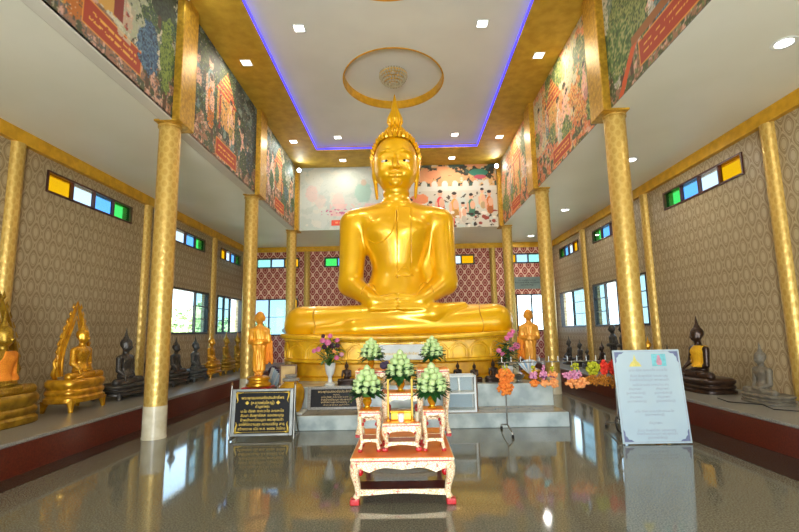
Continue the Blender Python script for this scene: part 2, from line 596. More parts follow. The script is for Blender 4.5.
holed_wall('wall_front', 'Y', FRONT_Y, -0.22, WL - .22, WR + .22, 0, ZC, hf, 'white_ceiling', 'entrance wall with open doorways')

# side ledges
struct('plinth_left', MB().box(WL, PLL, FRONT_Y + .6, DB, 0, PLZ - .045), 'maroon', label='maroon granite riser of the left statue ledge')
struct('ledge_top_left', MB().bbox(WL, PLL - .012, FRONT_Y + .6, DB, PLZ - .045, PLZ, .008), 'plinth_top', label='grey granite top of the left statue ledge')
struct('plinth_right', MB().box(PLR, WR, FRONT_Y + .6, DB, 0, PLZ - .045), 'maroon', label='maroon granite riser of the right statue ledge')
struct('ledge_top_right', MB().bbox(PLR + .012, WR, FRONT_Y + .6, DB, PLZ - .045, PLZ, .008), 'plinth_top', label='grey granite top of the right statue ledge')

# aisle ceilings (left, right, strip behind the nave)
FX0, FX1 = 3.67, 3.97            # nave wall thickness range
struct('ceiling_left', MB().box(WL - .22, -FX0, FRONT_Y - .22, DB + .22, ZC, ZC + .15), 'aisle_ceiling', label='low off-white ceiling over the left aisle')
struct('ceiling_right', MB().box(FX0, WR + .22, FRONT_Y - .22, DB + .22, ZC, ZC + .15), 'aisle_ceiling', label='low off-white ceiling over the right aisle')
struct('ceiling_back', MB().box(-FX0, FX0, 16.0, DB + .22, ZC, ZC + .15), 'aisle_ceiling', label='low off-white ceiling strip behind the great statue')
# nave walls above the columns
struct('wall_nave_left', MB().box(-FX1, -FX0, FRONT_Y - .22, 16.3, ZC + .15, ZT + .3), 'white_ceiling', label='upper nave wall over the left columns')
struct('wall_nave_right', MB().box(FX0, FX1, FRONT_Y - .22, 16.3, ZC + .15, ZT + .3), 'white_ceiling', label='upper nave wall over the right columns')
struct('wall_nave_back', MB().box(-FX0, FX0, 16.0, 16.3, ZC + .15, ZT + .3), 'white_ceiling', label='upper nave wall above the red lattice wall')
struct('wall_nave_front', MB().box(-FX0, FX0, FRONT_Y - .22, FRONT_Y, ZC, ZT + .3), 'white_ceiling', label='upper nave wall over the entrance')
# gold soffit ring round the tray
TX, TY0, TY1 = 2.64, -2.4, 14.42
struct('ceiling_soffit', MB().box(-FX0, -TX, FRONT_Y, 16.0, ZN, ZT + .2).box(TX, FX0, FRONT_Y, 16.0, ZN, ZT + .2)
       .box(-TX, TX, TY1, 16.0, ZN, ZT + .2).box(-TX, TX, FRONT_Y, TY0, ZN, ZT + .2), 'gold_soffit', label='gold soffit framing the white tray ceiling')
# tray ceiling with two oval recesses
RINGS = [(0.0, 10.53), (0.0, 6.37)]
RA, RB, RH = 1.2, 1.35, 0.2


def tray_mesh():
    mb = MB()
    seg = 64
    ys = [TY0, 4.6, 8.85, TY1]
    mb.box(-TX, TX, TY0, 4.6, ZT, ZT + .02)
    for (cx, cy), y0, y1 in ((RINGS[1], 4.6, 8.85), (RINGS[0], 8.85, TY1)):
        inner = [(cx + RA * math.cos(2 * PI * i / seg), cy + RB * math.sin(2 * PI * i / seg)) for i in range(seg)]
        outer = []
        for (x, y) in inner:
            dx, dy = x - cx, y - cy
            t = min((TX - cx * (1 if dx > 0 else -1)) / max(abs(dx), 1e-6), ((y1 - cy) if dy > 0 else (cy - y0)) / max(abs(dy), 1e-6))
            outer.append((cx + dx * t, cy + dy * t))
        # corners
        vs = [(x, y, ZT) for x, y in inner] + [(x, y, ZT) for x, y in outer]
        fs = []
        for i in range(seg):
            j = (i + 1) % seg
            a, b = outer[i], outer[j]
            fs.append((i, seg + i, seg + j, j))
            if abs(a[0] - b[0]) > 1e-6 and abs(a[1] - b[1]) > 1e-6:
                X = TX if (a[0] + b[0]) > 2 * cx else -TX
                Y = y1 if (a[1] + b[1]) / 2 > cy else y0
                vs.append((X, Y, ZT))
                fs.append((seg + i, len(vs) - 1, seg + j))
        mb.add(vs, fs)
        # recess lid
        mb.add([(x, y, ZT + RH) for x, y in inner], [tuple(range(seg))])
    return mb


struct('ceiling_tray', tray_mesh(), 'tray', label='white tray ceiling with two oval recesses')
struct('ceiling_lid', MB().box(-FX0, FX0, FRONT_Y - .2, 16.3, ZT + .32, ZT + .42), 'white_ceiling', label='slab above the tray ceiling')
for k, (cx, cy) in enumerate(RINGS):
    seg = 64
    vs, fs = [], []
    for i in range(seg):
        a = 2 * PI * i / seg
        for r0, z in ((0.0, ZT - .012), (0.035, ZT - .012), (0.035, ZT), (0.0, ZT + RH)):
            vs.append((cx + (RA + r0 - .004) * math.cos(a), cy + (RB + r0 - .004) * math.sin(a), z))
    for i in range(seg):
        j = (i + 1) % seg
        for q in range(4):
            fs.append((i * 4 + q, j * 4 + q, j * 4 + (q + 1) % 4, i * 4 + (q + 1) % 4))
    o = obj('ceiling_ring', MB().add(vs, fs), 'gold_trim', smooth=True)
    tag(o, ['gold oval rim of the ceiling recess with the crystal lamp', 'gold oval rim of the ceiling recess at the top edge of the photo'][k], 'ceiling ring', 'oval ceiling rims')

# cornices
struct('trim_3', MB().box(WL, WL + .10, FRONT_Y, DB, 4.95, ZC - .001), 'gold_trim', label='gold cornice along the left wall')
struct('trim_4', MB().box(WR - .10, WR, FRONT_Y, DB, 4.95, ZC - .001), 'gold_trim', label='gold cornice along the right wall')
struct('trim_5', MB().box(WL + .1, WR - .1, DB - .10, DB, 4.98, ZC - .001), 'gold_trim', label='gold cornice along the back wall')
# white lips under the painted nave walls
struct('trim_6', MB().bbox(-FX1 + .1, -FX0 + .012, FRONT_Y, 16.0, ZC - .02, ZC + .05, .018), 'white_ceiling', label='white lip under the left painted wall')

# blue led strips on the tray edge
led = [(-TX, -TX + .035, TY0, TY1 - .04), (TX - .035, TX, TY0, TY1 - .04), (-TX, TX, TY1 - .035, TY1)]
for (x0, x1, y0, y1), w in zip(led, ('left', 'right', 'far')):
    tag(obj('led_strip', MB().bbox(x0, x1, y0, y1, ZN + .03, ZN + .085, .012), 'led_blue'), 'glowing blue light strip along the %s edge of the tray ceiling' % w, 'light strip', 'blue light strips')


# ------------------------------------------------------------------ windows
wcount = [0]


def window(axis, pos, inward, a0, a1, z0, z1, panes, fm, fw=0.05, label=None):
    """panes: list of (u0,u1,v0,v1,material) as fractions of the opening; a bar of the frame is left between panes"""
    wcount[0] += 1
    W, H = a1 - a0, z1 - z0
    d0, d1 = (-.10, .03)
    e = bpy.data.objects.new('window_%d' % wcount[0], None)
    COL.objects.link(e)
    e['kind'] = 'structure'
    if label:
        e['label'] = label
    if axis == 'X':
        e.location = (pos, (a0 + a1) / 2, z0)
        e.rotation_euler = (0, 0, PI / 2 if inward > 0 else -PI / 2)
        flip = 1 if inward > 0 else -1
    else:
        e.location = ((a0 + a1) / 2, pos, z0)
        flip = 1
    # local frame: x along the wall, -y into the room, z up
    mb = MB()
    h = W / 2
    mb.box(-h, h, -.03, .1, 0, fw).box(-h, h, -.03, .1, H - fw, H).box(-h, -h + fw, -.03, .1, fw, H - fw).box(h - fw, h, -.03, .1, fw, H - fw)
    obj('window_frame', mb, fm, e)
    us, k = set(), fw * .55
    for (u0, u1, v0, v1, m) in panes:
        x0, x1 = -h + fw + (W - 2 * fw) * u0, -h + fw + (W - 2 * fw) * u1
        y0, y1 = fw + (H - 2 * fw) * v0, fw + (H - 2 * fw) * v1
        if flip < 0:
            x0, x1 = -x1, -x0
        g = obj('pane', MB().box(x0, x1, .03, .036, y0, y1), m, e)
        if u1 < .999:
            us.add(u1)
        if v1 < .999:
            bx0, bx1 = x0, x1
            obj('glazing_bar', MB().box(bx0, bx1, .0, .05, y1 - k * .4, y1 + k * .4), fm, e)
    for u in sorted(us):
        x = -h + fw + (W - 2 * fw) * u
        x = x if flip > 0 else -x
        obj('mullion', MB().box(x - k, x + k, -.015, .06, fw, H - fw), fm, e)
    return e


def strip(cols):
    n = len(cols)
    return [(i / n, (i + 1) / n, 0, 1, c) for i, c in enumerate(cols)]


def stack(u0, u1, n, m):
    return [(u0, u1, i / n, (i + 1) / n, m) for i in range(n)]


Y_, G_, B_, W_ = 'pane_yellow', 'pane_green', 'pane_blue', 'pane_white'
nth = ('nearest', 'second', 'farthest')
for i, (a, b) in enumerate(left_cl):
    window('X', WL, 1, a, b, *CL, strip([Y_, W_, B_, G_]), 'brown_frame', .035, '%s high strip of coloured panes on the left wall' % nth[i])
for i, (a, b) in enumerate(right_cl):
    window('X', WR, -1, a, b, *CL, strip([Y_, W_, B_, G_]), 'brown_frame', .035, '%s high strip of coloured panes on the right wall' % nth[i])
window('X', WL, 1, *left_low[0], *LZ, [(0, .19, 0, 1, 'pane_tint'), (.19, .72, 0, 1, 'pane_clear')] + stack(.72, 1, 3, 'pane_tint'), 'dark_frame', .06, 'black framed sliding window on the left wall showing trees')
window('X', WL, 1, *left_low[1], *LZ, stack(0, .26, 3, 'pane_tint') + stack(.26, .52, 3, 'pane_tint') + [(.52, 1, 0, 1, 'pane_clear')], 'dark_frame', .06, 'black framed sliding window on the left wall next to the back corner')
window('X', WR, -1, *right_low[0], *LZ, stack(0, .2, 3, 'pane_tint') + [(.2, .5, 0, 1, 'pane_clear'), (.5, .75, 0, 1, 'pane_clear')] + stack(.75, 1, 3, 'pane_tint'), 'dark_frame', .06, 'wide black framed window on the right wall behind the gold column')
window('X', WR, -1, *right_low[1], *LZ, stack(0, .5, 3, 'pane_tint') + [(.5, 1, 0, 1, 'pane_clear')], 'dark_frame', .06, 'black framed window on the right wall next to the back corner')
window('Y', DB, 1, *back_cl[0], *CL, strip(['pane_mint', 'pane_pale', Y_]), 'dark_frame', .05, 'high pane strip at the left end of the back wall')
window('Y', DB, 1, *back_cl[1], *CL, strip([G_, B_, Y_]), 'dark_frame', .05, 'high pane strip on the back wall left of the statue')
window('Y', DB, 1, *back_cl[2], *CL, strip(['pane_mint', 'pane_white', Y_]), 'dark_frame', .05, 'high pane strip on the back wall right of the statue')
window('Y', DB, 1, *back_cl[3], *CL, strip([Y_, 'pane_pale', 'pane_mint']), 'dark_frame', .05, 'high pane strip at the right end of the back wall')
window('Y', DB, 1, *back_low[0], 1.5, 3.02, stack(0, .34, 2, 'pane_pale') + stack(.34, .8, 2, 'pane_tint') + [(.8, 1, 0, 1, Y_)], 'dark_frame', .05, 'low window on the back wall behind the left standing figure')
window('Y', DB, 1, *back_low[1], 1.5, 3.02, stack(0, .27, 2, Y_) + stack(.27, .64, 2, 'pane_clear') + stack(.64, 1, 2, 'pane_clear'), 'dark_frame', .05, 'low window on the back wall behind the right standing figure')

# ------------------------------------------------------------------ columns, pilasters
CR = 0.172


def column(sx, y, label):
    t = thing('column', label, 'column', (sx * CX, y, 0), 0, 'round gold nave columns')
    obj('shaft', MB().lathe([(CR, .5), (CR, ZC - .02)], 40), 'column_gold', t, smooth=True)
    obj('base_wrap', MB().lathe([(CR + .012, 0), (CR + .012, .03), (CR + .006, .035), (CR + .005, .5)], 40), 'wrap', t, smooth=True)
    obj('neck_ring', MB().lathe([(CR, ZC - .07), (CR + .02, ZC - .06), (CR + .02, ZC - .031)], 40), 'column_gold', t, smooth=True)
    x0, x1 = sorted((sx * (FX1 - CX), sx * (3.53 - CX)))
    obj('pier', MB().bbox(x0, x1, -.27, .27, ZC - .03, ZN, .015), 'gold_plaster', t)
    return t


for i, y in enumerate(BAYS):
    for sx, sd in ((-1, 'left'), (1, 'right')):
        column(sx, y, '%s gold column in the %s row' % (('nearest', 'middle', 'farthest')[i], sd))
# the row goes on behind the viewer
for y in (-0.99,):
    for sx, sd in ((-1, 'left'), (1, 'right')):
        column(sx, y, 'gold column of the %s row beside the entrance' % sd)


def pilaster(x, y, rz, label):
    mb = MB()
    n = 12
    out = [(.13 * math.cos(PI + PI * i / n), .13 * math.sin(PI + PI * i / n)) for i in range(n + 1)]
    mb.prism(out, 0, ZC - .24 - PLZ if abs(x) > 5 else ZC - .21, 'XY')
    o = obj('pilaster', mb, 'column_gold', None, smooth=True, loc=(x + (.002 if x < -6 else -.002 if x > 6 else 0), y - (.002 if y > 19 else 0), PLZ if abs(x) > 5 else 0), rot=(0, 0, rz))
    tag(o, label, 'pilaster', 'gold wall pilasters')


for i, y in enumerate((7.55, 11.62, 15.85)):
    pilaster(WL, y, PI / 2, '%s gold half column on the left wall' % ('nearest', 'middle', 'farthest')[i])
for i, y in enumerate((7.5, 11.6, 15.75)):
    pilaster(WR, y, -PI / 2, '%s gold half column on the right wall' % ('nearest', 'middle', 'farthest')[i])
pilaster(-3.93, DB, 0, 'gold half column on the red lattice wall left of the statue')
pilaster(3.87, DB, 0, 'gold half column on the red lattice wall right of the statue')


# ------------------------------------------------------------------ painted murals on the nave walls
def vnoise(rng, h, w, cells):
    ch = max(2, int(cells * h / w) + 2)
    g = rng.random((ch + 1, cells + 2))
    yy, xx = np.linspace(0, ch - 1e-3, h), np.linspace(0, cells - 1e-3, w)
    yi, xi = yy.astype(int), xx.astype(int)
    fy, fx = (yy - yi)[:, None], (xx - xi)[None]
    fy, fx = fy * fy * (3 - 2 * fy), fx * fx * (3 - 2 * fx)
    a = g[yi][:, xi] * (1 - fx) + g[yi][:, xi + 1] * fx
    b = g[yi + 1][:, xi] * (1 - fx) + g[yi + 1][:, xi + 1] * fx
    return a * (1 - fy) + b * fy


class Canvas:
    """a painting in sRGB; u runs 0..W metres to the right as seen from the nave, v 0..H metres upward"""
    def __init__(self, W, H, res, seed):
        self.W, self.H = W, H
        self.w, self.h = int(W / res), int(H / res)
        self.a = np.zeros((self.h, self.w, 3))
        self.rng = np.random.default_rng(seed)
        self.u, self.v = np.meshgrid(np.linspace(0, W, self.w), np.linspace(0, H, self.h))

    def fill(self, mask, c, op=1.0):
        c = np.array(c, float) / 255
        self.a[mask] = self.a[mask] * (1 - op) + c * op

    def n(self, cells):
        return vnoise(self.rng, self.h, self.w, cells)

    def fbm(self, cells):
        return (self.n(cells) * .5 + self.n(cells * 2) * .3 + self.n(cells * 4) * .2)

    def ell(self, cu, cv, ru, rv, c, op=1.0, rough=0.0):
        d = ((self.u - cu) / ru) ** 2 + ((self.v - cv) / rv) ** 2
        if rough:
            d = d + (self.n(60) - .5) * rough
        self.fill(d < 1, c, op)

    def rect(self, u0, u1, v0, v1, c, op=1.0):
        self.fill((self.u > u0) & (self.u < u1) & (self.v > v0) & (self.v < v1), c, op)

    def tree(self, cu, cv, ru, rv, cols):
        self.rect(cu - .05, cu + .05, cv - rv * 1.5, cv, (84, 60, 44))
        d = ((self.u - cu) / ru) ** 2 + ((self.v - cv) / rv) ** 2 + (self.n(50) - .5) * 1.1
        m = d < 1
        nz = self.n(110)
        for i, c in enumerate(cols):
            self.fill(m & (nz > i / len(cols)), c)

    def figure(self, cu, cv, s, robe, skin=(226, 176, 150)):
        self.ell(cu, cv, .15 * s, .36 * s, robe)
        self.ell(cu + .05 * s, cv + .12 * s, .1 * s, .18 * s, skin)
        self.ell(cu - .14 * s, cv + .02 * s, .05 * s, .2 * s, skin)
        self.ell(cu, cv + .46 * s, .085 * s, .11 * s, skin)
        self.ell(cu, cv + .54 * s, .085 * s, .06 * s, (40, 30, 30))
        self.ell(cu + .03 * s, cv - .2 * s, .12 * s, .16 * s, tuple(int(v * .82) for v in robe))

    def banner(self, u0, u1, v0, v1, c=(168, 56, 28)):
        self.rect(u0 - .02, u1 + .02, v0 - .02, v1 + .02, (226, 150, 60))
        self.rect(u0, u1, v0, v1, c)
        for k in (.36, .66):
            zz = v0 + (v1 - v0) * k
            m = (self.u > u0 + .1) & (self.u < u1 - .1) & (abs(self.v - zz) < .016) & (self.n(160) > .38)
            self.fill(m, (232, 170, 70))


def paint_side(seed, W, mood, banner):
    c = Canvas(W, ZN - ZC, 0.02, seed)
    r = c.rng
    a, b = c.fbm(7), c.fbm(9)
    if mood == 'green':
        c.fill(a > -1, (166, 168, 148))
        c.fill(a > .52, (110, 128, 108))
        c.fill(b > .54, (204, 198, 176))
        pal = [(34, 52, 36), (54, 82, 48), (86, 112, 58), (46, 72, 66)]
        pal2 = [(40, 66, 84), (62, 96, 112), (92, 126, 132), (30, 50, 62)]
    elif mood == 'dark':
        c.fill(a > -1, (78, 86, 80))
        c.fill(a > .48, (52, 60, 58))
        c.fill(b > .58, (118, 138, 132))
        pal = [(28, 40, 34), (44, 62, 42), (74, 96, 52), (26, 36, 40)]
        pal2 = [(30, 48, 66), (48, 78, 92), (64, 70, 66), (24, 36, 50)]
    else:
        c.fill(a > -1, (214, 178, 140))
        c.fill(a > .5, (226, 148, 104))
        c.fill(b > .55, (198, 190, 160))
        pal = [(58, 84, 46), (92, 118, 62), (130, 142, 76), (66, 92, 70)]
        pal2 = [(206, 120, 60), (222, 160, 84), (186, 96, 54), (228, 190, 120)]
    gm = c.v < .45 + .35 * c.n(8)
    c.fill(gm, (150, 108, 84) if mood != 'warm' else (206, 112, 70))
    c.fill(gm & (c.n(40) > .66), (206, 160, 140))
    c.fill(gm & (c.n(30) < .4), (74, 78, 50))
    for k in range(int(W * 2.2)):
        p = pal if r.random() < .62 else pal2
        c.tree(r.uniform(0, W), r.uniform(.7, 2.2), r.uniform(.25, .6), r.uniform(.3, .6), p)
    # pavilion
    pu = r.uniform(.3, .6) * W
    c.rect(pu - .5, pu + .5, .8, 1.5, (206, 150, 84))
    c.rect(pu - .4, pu - .3, .7, 1.6, (150, 46, 36))
    c.rect(pu + .3, pu + .4, .7, 1.6, (150, 46, 36))
    c.fill((abs(c.u - pu) < (2.15 - c.v) * .9) & (c.v > 1.5) & (c.v < 2.15), (176, 62, 40))
    c.fill((abs(c.u - pu) < (2.15 - c.v) * .9) & (c.v > 1.5) & (c.v < 2.15) & (np.sin(c.v * 60) > .4), (222, 172, 80))
    robes = [(232, 196, 186), (224, 128, 40), (226, 218, 204), (186, 60, 44), (222, 176, 90), (116, 150, 150), (236, 170, 160)]
    for k in range(int(W * 2.4)):
        c.figure(r.uniform(.2, W - .2), r.uniform(.5, 1.35), r.uniform(.7, 1.25), robes[r.integers(len(robes))])
    for k in range(int(W * 1.6)):
        p = pal if r.random() < .7 else pal2
        c.tree(r.uniform(0, W), r.uniform(.35, 1.6), r.uniform(.14, .3), r.uniform(.16, .34), p)
    for k in range(3):
        g, g2 = c.n(90), c.n(24)
        cc = (pal + pal2)[r.integers(len(pal) + len(pal2))]
        c.fill((g > .76) & (g2 > .55), cc, .6)
        c.fill((g < .2) & (g2 < .45), tuple(int(v * 1.25) if v < 200 else v for v in cc), .6)
    sp = c.n(140)
    c.fill(sp > .86, (236, 214, 196), .55)
    c.fill(sp < .12, (40, 46, 36), .6)
    c.banner(*banner)
    return c


def mural(cv, origin, du, label, name='wall_mural'):
    """thin panel with the canvas painted on a dense grid; du = unit vector of u on the wall, panel faces du x z turned to the nave"""
    h, w = cv.h, cv.w
    du = Vector(du)
    nrm = Vector((0, 0, 1)).cross(du) * -1
    us, vs = np.linspace(0, cv.W, w), np.linspace(0, cv.H, h)
    U, V = np.meshgrid(us, vs)
    co = np.zeros((h * w, 3))
    co[:, 0] = (U * du.x).ravel() + nrm.x * .012
    co[:, 1] = (U * du.y).ravel() + nrm.y * .012
    co[:, 2] = V.ravel()
    idx = np.arange(h * w).reshape(h, w)
    q = np.stack([idx[:-1, :-1], idx[:-1, 1:], idx[1:, 1:], idx[1:, :-1]], -1).reshape(-1, 4)
    verts = co.tolist()
    # backing board
    e = []
    for uu, vv in ((0, 0), (cv.W, 0), (cv.W, cv.H), (0, cv.H)):
        p = du * uu + Vector((0, 0, vv))
        e.append(p)
    n0 = len(verts)
    back = [tuple(p) for p in e]
    fr = [idx[0, 0], idx[0, -1], idx[-1, -1], idx[-1, 0]]
    verts += back
    faces = q.tolist() + [[n0 + 3, n0 + 2, n0 + 1, n0]]
    for i in range(4):
        j = (i + 1) % 4
        faces.append([n0 + i, n0 + j, int(fr[j]), int(fr[i])])
    me = bpy.data.meshes.new(name)
    me.from_pydata(verts, [], faces)
    col = cv.a.reshape(-1, 3)
    col = np.where(col <= .04045, col / 12.92, ((col + .055) / 1.055) ** 2.4)
    at = me.color_attributes.new('paint', 'FLOAT_COLOR', 'POINT')
    full = np.ones((len(verts), 4))
    full[:h * w, :3] = col
    full[h * w:, :3] = .3
    at.data.foreach_set('color', full.ravel())
    o = link(name, me, 'mural', None, origin)
    tag(o, label, 'mural', 'painted murals')
    return o


PW = BAYS[1] - BAYS[0] - .54
for i, y0 in enumerate((BAYS[0] - 4.26, BAYS[0], BAYS[1])):
    # left wall: seen from the nave u runs towards the back wall
    cv = paint_side(11 + i, PW, ('green', 'dark', 'green')[i], ((1.55, 2.75, .22, .55), (1.25, 2.35, .12, .45), (1.3, 2.3, .15, .45))[i])
    if i == 0:
        cv.tree(2.95, .75, .28, .42, [(34, 60, 92), (52, 88, 126), (84, 122, 148), (30, 48, 70)])
        cv.tree(3.45, 1.0, .2, .75, [(92, 116, 48), (126, 146, 66), (60, 86, 40)])
        cv.tree(3.2, 1.9, .5, .42, [(30, 40, 34), (48, 62, 44), (58, 70, 60)])
        cv.fill((abs(cv.u - 2.35 - (cv.v - .6) * .3 + (cv.n(16) - .5) * .4) < .1 + .1 * cv.v) & (cv.v > .5) & (cv.v < 1.7) & (cv.n(50) > .25), (206, 204, 178), .75)
        cv.ell(1.95, .95, .34, .3, (206, 158, 76), 1, .8)
        cv.rect(2.1, 2.3, .7, 1.8, (134, 42, 36))
    mural(cv, (-FX0, y0 + .27, ZC), (0, 1, 0), ('jungle mural with blue foliage and red caption on the left, nearest the viewer', 'dark forest mural with pale figures between the two near left columns', 'green mural with pink figures beside the far left column')[i])
    # right wall: u runs towards the viewer
    cv = paint_side(31 + i, PW, ('green', 'warm', 'warm')[i], ((1.0, 2.6, .16, .5), (1.3, 2.4, .12, .42), (1.4, 2.4, .12, .4))[i])
    if i == 0:
        cv.tree(.75, 1.2, .6, .7, [(66, 84, 44), (104, 120, 62), (150, 156, 92), (54, 72, 40)])
        cv.tree(.45, .8, .4, .5, [(60, 88, 46), (96, 124, 66), (160, 160, 104)])
        cv.fill((abs(cv.u - .35 - cv.v * .9) < .09) & (cv.v < .6), (206, 86, 40))
        cv.fill((abs(cv.v - .62) < .07) & (cv.u > .8) & (cv.u < 2.6), (150, 92, 46))
    mural(cv, (FX0, y0 + .27 + PW, ZC), (0, -1, 0), ('leafy mural with long red caption on the right, nearest the viewer', 'orange toned mural between the two near right columns', 'orange and green mural beside the far right column')[i])

# back mural left: palace scene, with the lamp glare painted in as pale colours
c = Canvas(3.5, ZN - ZC, .02, 55)
c.fill(c.u > -1, (196, 206, 206))
c.fill(c.fbm(6) > .55, (206, 210, 206))
c.fill(c.fbm(9) > .62, (184, 198, 198))
c.ell(.45, 1.35, .22, .3, (222, 184, 184), .6, .6)
c.ell(.75, 1.05, .2, .25, (214, 190, 190), .5, .6)
c.ell(2.3, 1.35, .3, .36, (150, 190, 184), .8, .5)
c.ell(2.32, 1.72, .1, .12, (190, 170, 160), .9)
c.fill((c.v > .5) & (c.v < .95) & (c.u > 1.1) & (c.fbm(12) > .42), (224, 182, 188), .8)
c.fill((c.v > .5) & (c.v < .75) & (c.u > .8) & (c.u < 2) & (c.n(60) > .72), (190, 90, 140), .9)
c.ell(1.4, 1.05, .22, .3, (226, 196, 196), .7, .5)
c.rect(1.15, 2.6, .16, .36, (226, 74, 56))
for k in range(9):
    c.fill((abs(c.u - 1.35 - k * .14) < .045) & (abs(c.v - .26) < .03), (238, 150, 110))
c.fill(c.n(160) > .9, (150, 160, 160), .4)
mural(c, (-3.55, 16.0, ZC), (1, 0, 0), 'mural with pale painted-in glare on the back wall left of the statue head')
# back mural right: crowd before a white wall
c = Canvas(3.5, ZN - ZC, .02, 56)
c.fill(c.u > -1, (206, 202, 192))
up = c.v > 1.45
n1, n2 = c.fbm(14), c.fbm(11)
c.fill(up & (n1 > .36), (214, 176, 122))
c.fill(up & (n1 > .5), (58, 60, 52))
c.fill(up & (n2 > .54), (224, 160, 116))
c.fill(up & (n2 < .36), (64, 92, 86))
c.ell(2.85, 2.0, .34, .14, (60, 140, 124))
c.ell(2.9, 1.84, .22, .08, (196, 88, 110))
c.ell(1.2, 1.95, .3, .16, (220, 150, 110), 1, .5)
c.ell(1.75, 1.72, .34, .18, (216, 158, 110), 1, .4)
c.rect(0, 3.5, 1.35, 1.5, (216, 214, 208))
for k in range(9):
    c.ell(.15 + k * .37, 1.56, .11, .16, (216, 216, 212))
lo = c.v < 1.3
c.fill(lo & (c.fbm(10) > .6), (196, 206, 204))
c.fill(lo & (c.fbm(24) < .3), (60, 52, 48), .9)
c.ell(.7, 1.05, .32, .2, (226, 140, 100), 1, .5)
for k, (u, v, s, rb) in enumerate(((1.45, .78, 1.0, (216, 60, 70)), (1.95, .7, 1.0, (222, 164, 80)), (2.55, .7, .9, (60, 130, 110)), (2.95, .95, .8, (226, 196, 150)), (3.2, .8, .9, (214, 120, 60)), (2.25, .45, .8, (236, 226, 214)), (.4, .55, .9, (226, 190, 160)), (1.1, .5, .8, (230, 214, 204)))):
    c.figure(u, v, s, rb)
for k in range(26):
    c.ell(c.rng.uniform(1.5, 3.4), c.rng.uniform(.05, .6), c.rng.uniform(.04, .12), c.rng.uniform(.03, .08), ((40, 34, 34), (232, 226, 218), (150, 60, 50))[k % 3], 1, .8)
c.rect(.9, 1.95, .1, .34, (232, 88, 64))
for k in range(6):
    c.fill((abs(c.u - 1.05 - k * .14) < .045) & (abs(c.v - .22) < .03), (240, 160, 110))
c.rect(.9, 2.0, .02, .1, (110, 54, 40))
mural(c, (.05, 16.0, ZC), (1, 0, 0), 'crowded mural with white battlement on the back wall right of the statue head')


# ------------------------------------------------------------------ lamps
def square_downlight(x, y, z, label, power):
    t = thing('downlight', label, 'ceiling light', (x, y, z), 0, 'square downlights')
    s, w = .095, .02
    obj('lamp_frame', MB().box(-s - w, s + w, -s - w, -s, -.014, .0).box(-s - w, s + w, s, s + w, -.014, .0).box(-s - w, -s, -s, s, -.014, .0).box(s, s + w, -s, s, -.014, .0), 'white_paint', t)
    obj('lens', MB().box(-s, s, -s, s, -.008, .0), 'lamp_white', t)
    area_light('bulb', (0, 0, -.02), (0, 0, 0), .2, .2, power, (1.0, .88, .68), t)


for y, nm in ((9.36, 'near'), (13.62, 'far')):
    for sx, sd in ((-1, 'left'), (1, 'right')):
        square_downlight(sx * 3.2, y, ZN, '%s square downlight in the gold soffit on the %s' % (nm, sd), 16)
for sx, sd in ((-1, 'left'), (1, 'right')):
    square_downlight(sx * 1.89, 15.3, ZN, 'square downlight in the gold soffit over the %s back mural' % sd, 12)
for y, nm in ((8.45, 'near'), (13.7, 'far')):
    for sx, sd in ((-1, 'left'), (1, 'right')):
        square_downlight(sx * 1.83, y, ZT, '%s square downlight in the white tray ceiling on the %s' % (nm, sd), 18)
for i, y in enumerate((5.57, 9.68, 13.88, 17.8)):
    t = thing('downlight', '%s round downlight in the right aisle ceiling' % ('nearest', 'second', 'third', 'farthest')[i], 'ceiling light', (5.15, y, ZC), 0, 'round aisle downlights')
    obj('lamp_frame', MB().lathe([(.10, 0), (.125, -.012), (.15, -.008), (.152, 0)], 32), 'white_paint', t, smooth=True)
    obj('lens', MB().lathe([(.1, -.006), (.1, 0)], 32), 'lamp_white', t)
    area_light('bulb', (0, 0, -.02), (0, 0, 0), .17, .17, 12, (1.0, .95, .86), t)


def flood(x, y, z, aim, label, power=5):
    t = thing('flood_lamp', label, 'spot lamp', (x, y, z), 0, 'cool white flood lamps')
    t.rotation_euler = Vector(aim).to_track_quat('-Z', 'Y').to_euler()
    obj('housing', MB().lathe([(.03, .16), (.06, .15), (.075, .05), (.08, 0), (.07, .0)], 24), 'steel', t, smooth=True)
    obj('lens', MB().lathe([(.068, -.002), (.06, -.014), (.0, -.02)], 24), 'lamp_cool', t, smooth=True)
    obj('bracket', MB().tube([(0, 0, .13), (0, .06, .2), (0, .08, .24)], .012), 'steel', t)
    area_light('bulb', (0, 0, -.03), (0, 0, 0), .1, .1, power, (.85, .96, 1.0), t)


flood(-3.48, 15.6, 7.28, (1.0, -1.2, -.7), 'cool white flood lamp in the back left corner of the nave')
flood(3.48, 15.6, 7.28, (-1.0, -1.2, -.7), 'cool white flood lamp in the back right corner of the nave')
flood(-3.42, 7.15, 7.36, (1.0, .5, -1.2), 'flood lamp at the top of the nearest left pier', 3)

# crystal ceiling lamp in the oval recess
t = thing('crystal_lamp', 'round crystal ceiling lamp in the oval recess', 'ceiling light', (0.0, 10.45, ZT + RH), 0)
obj('ceiling_plate', MB().lathe([(.2, -.001), (.2, -.02), (.18, -.03), (0.0, -.03)], 32), 'chrome', t, smooth=True)
mb = MB()
for ring, (r, z, n) in enumerate(((.31, -.06, 30), (.32, -.12, 30), (.29, -.19, 26), (.24, -.25, 22), (.17, -.30, 16), (.09, -.33, 8), (.0, -.345, 1))):
    for i in range(n):
        a = 2 * PI * (i + .5 * (ring % 2)) / n
        mb.ball((r * math.cos(a), r * math.sin(a), z), .034, 1, (1, 1, 1.25))
o = obj('crystal_drops', mb, 'crystal', t)
o['kind'] = 'stuff'
obj('crown_band', MB().lathe([(.33, -.075), (.345, -.09), (.345, -.1), (.33, -.115)], 36), 'gold_trim', t, smooth=True)
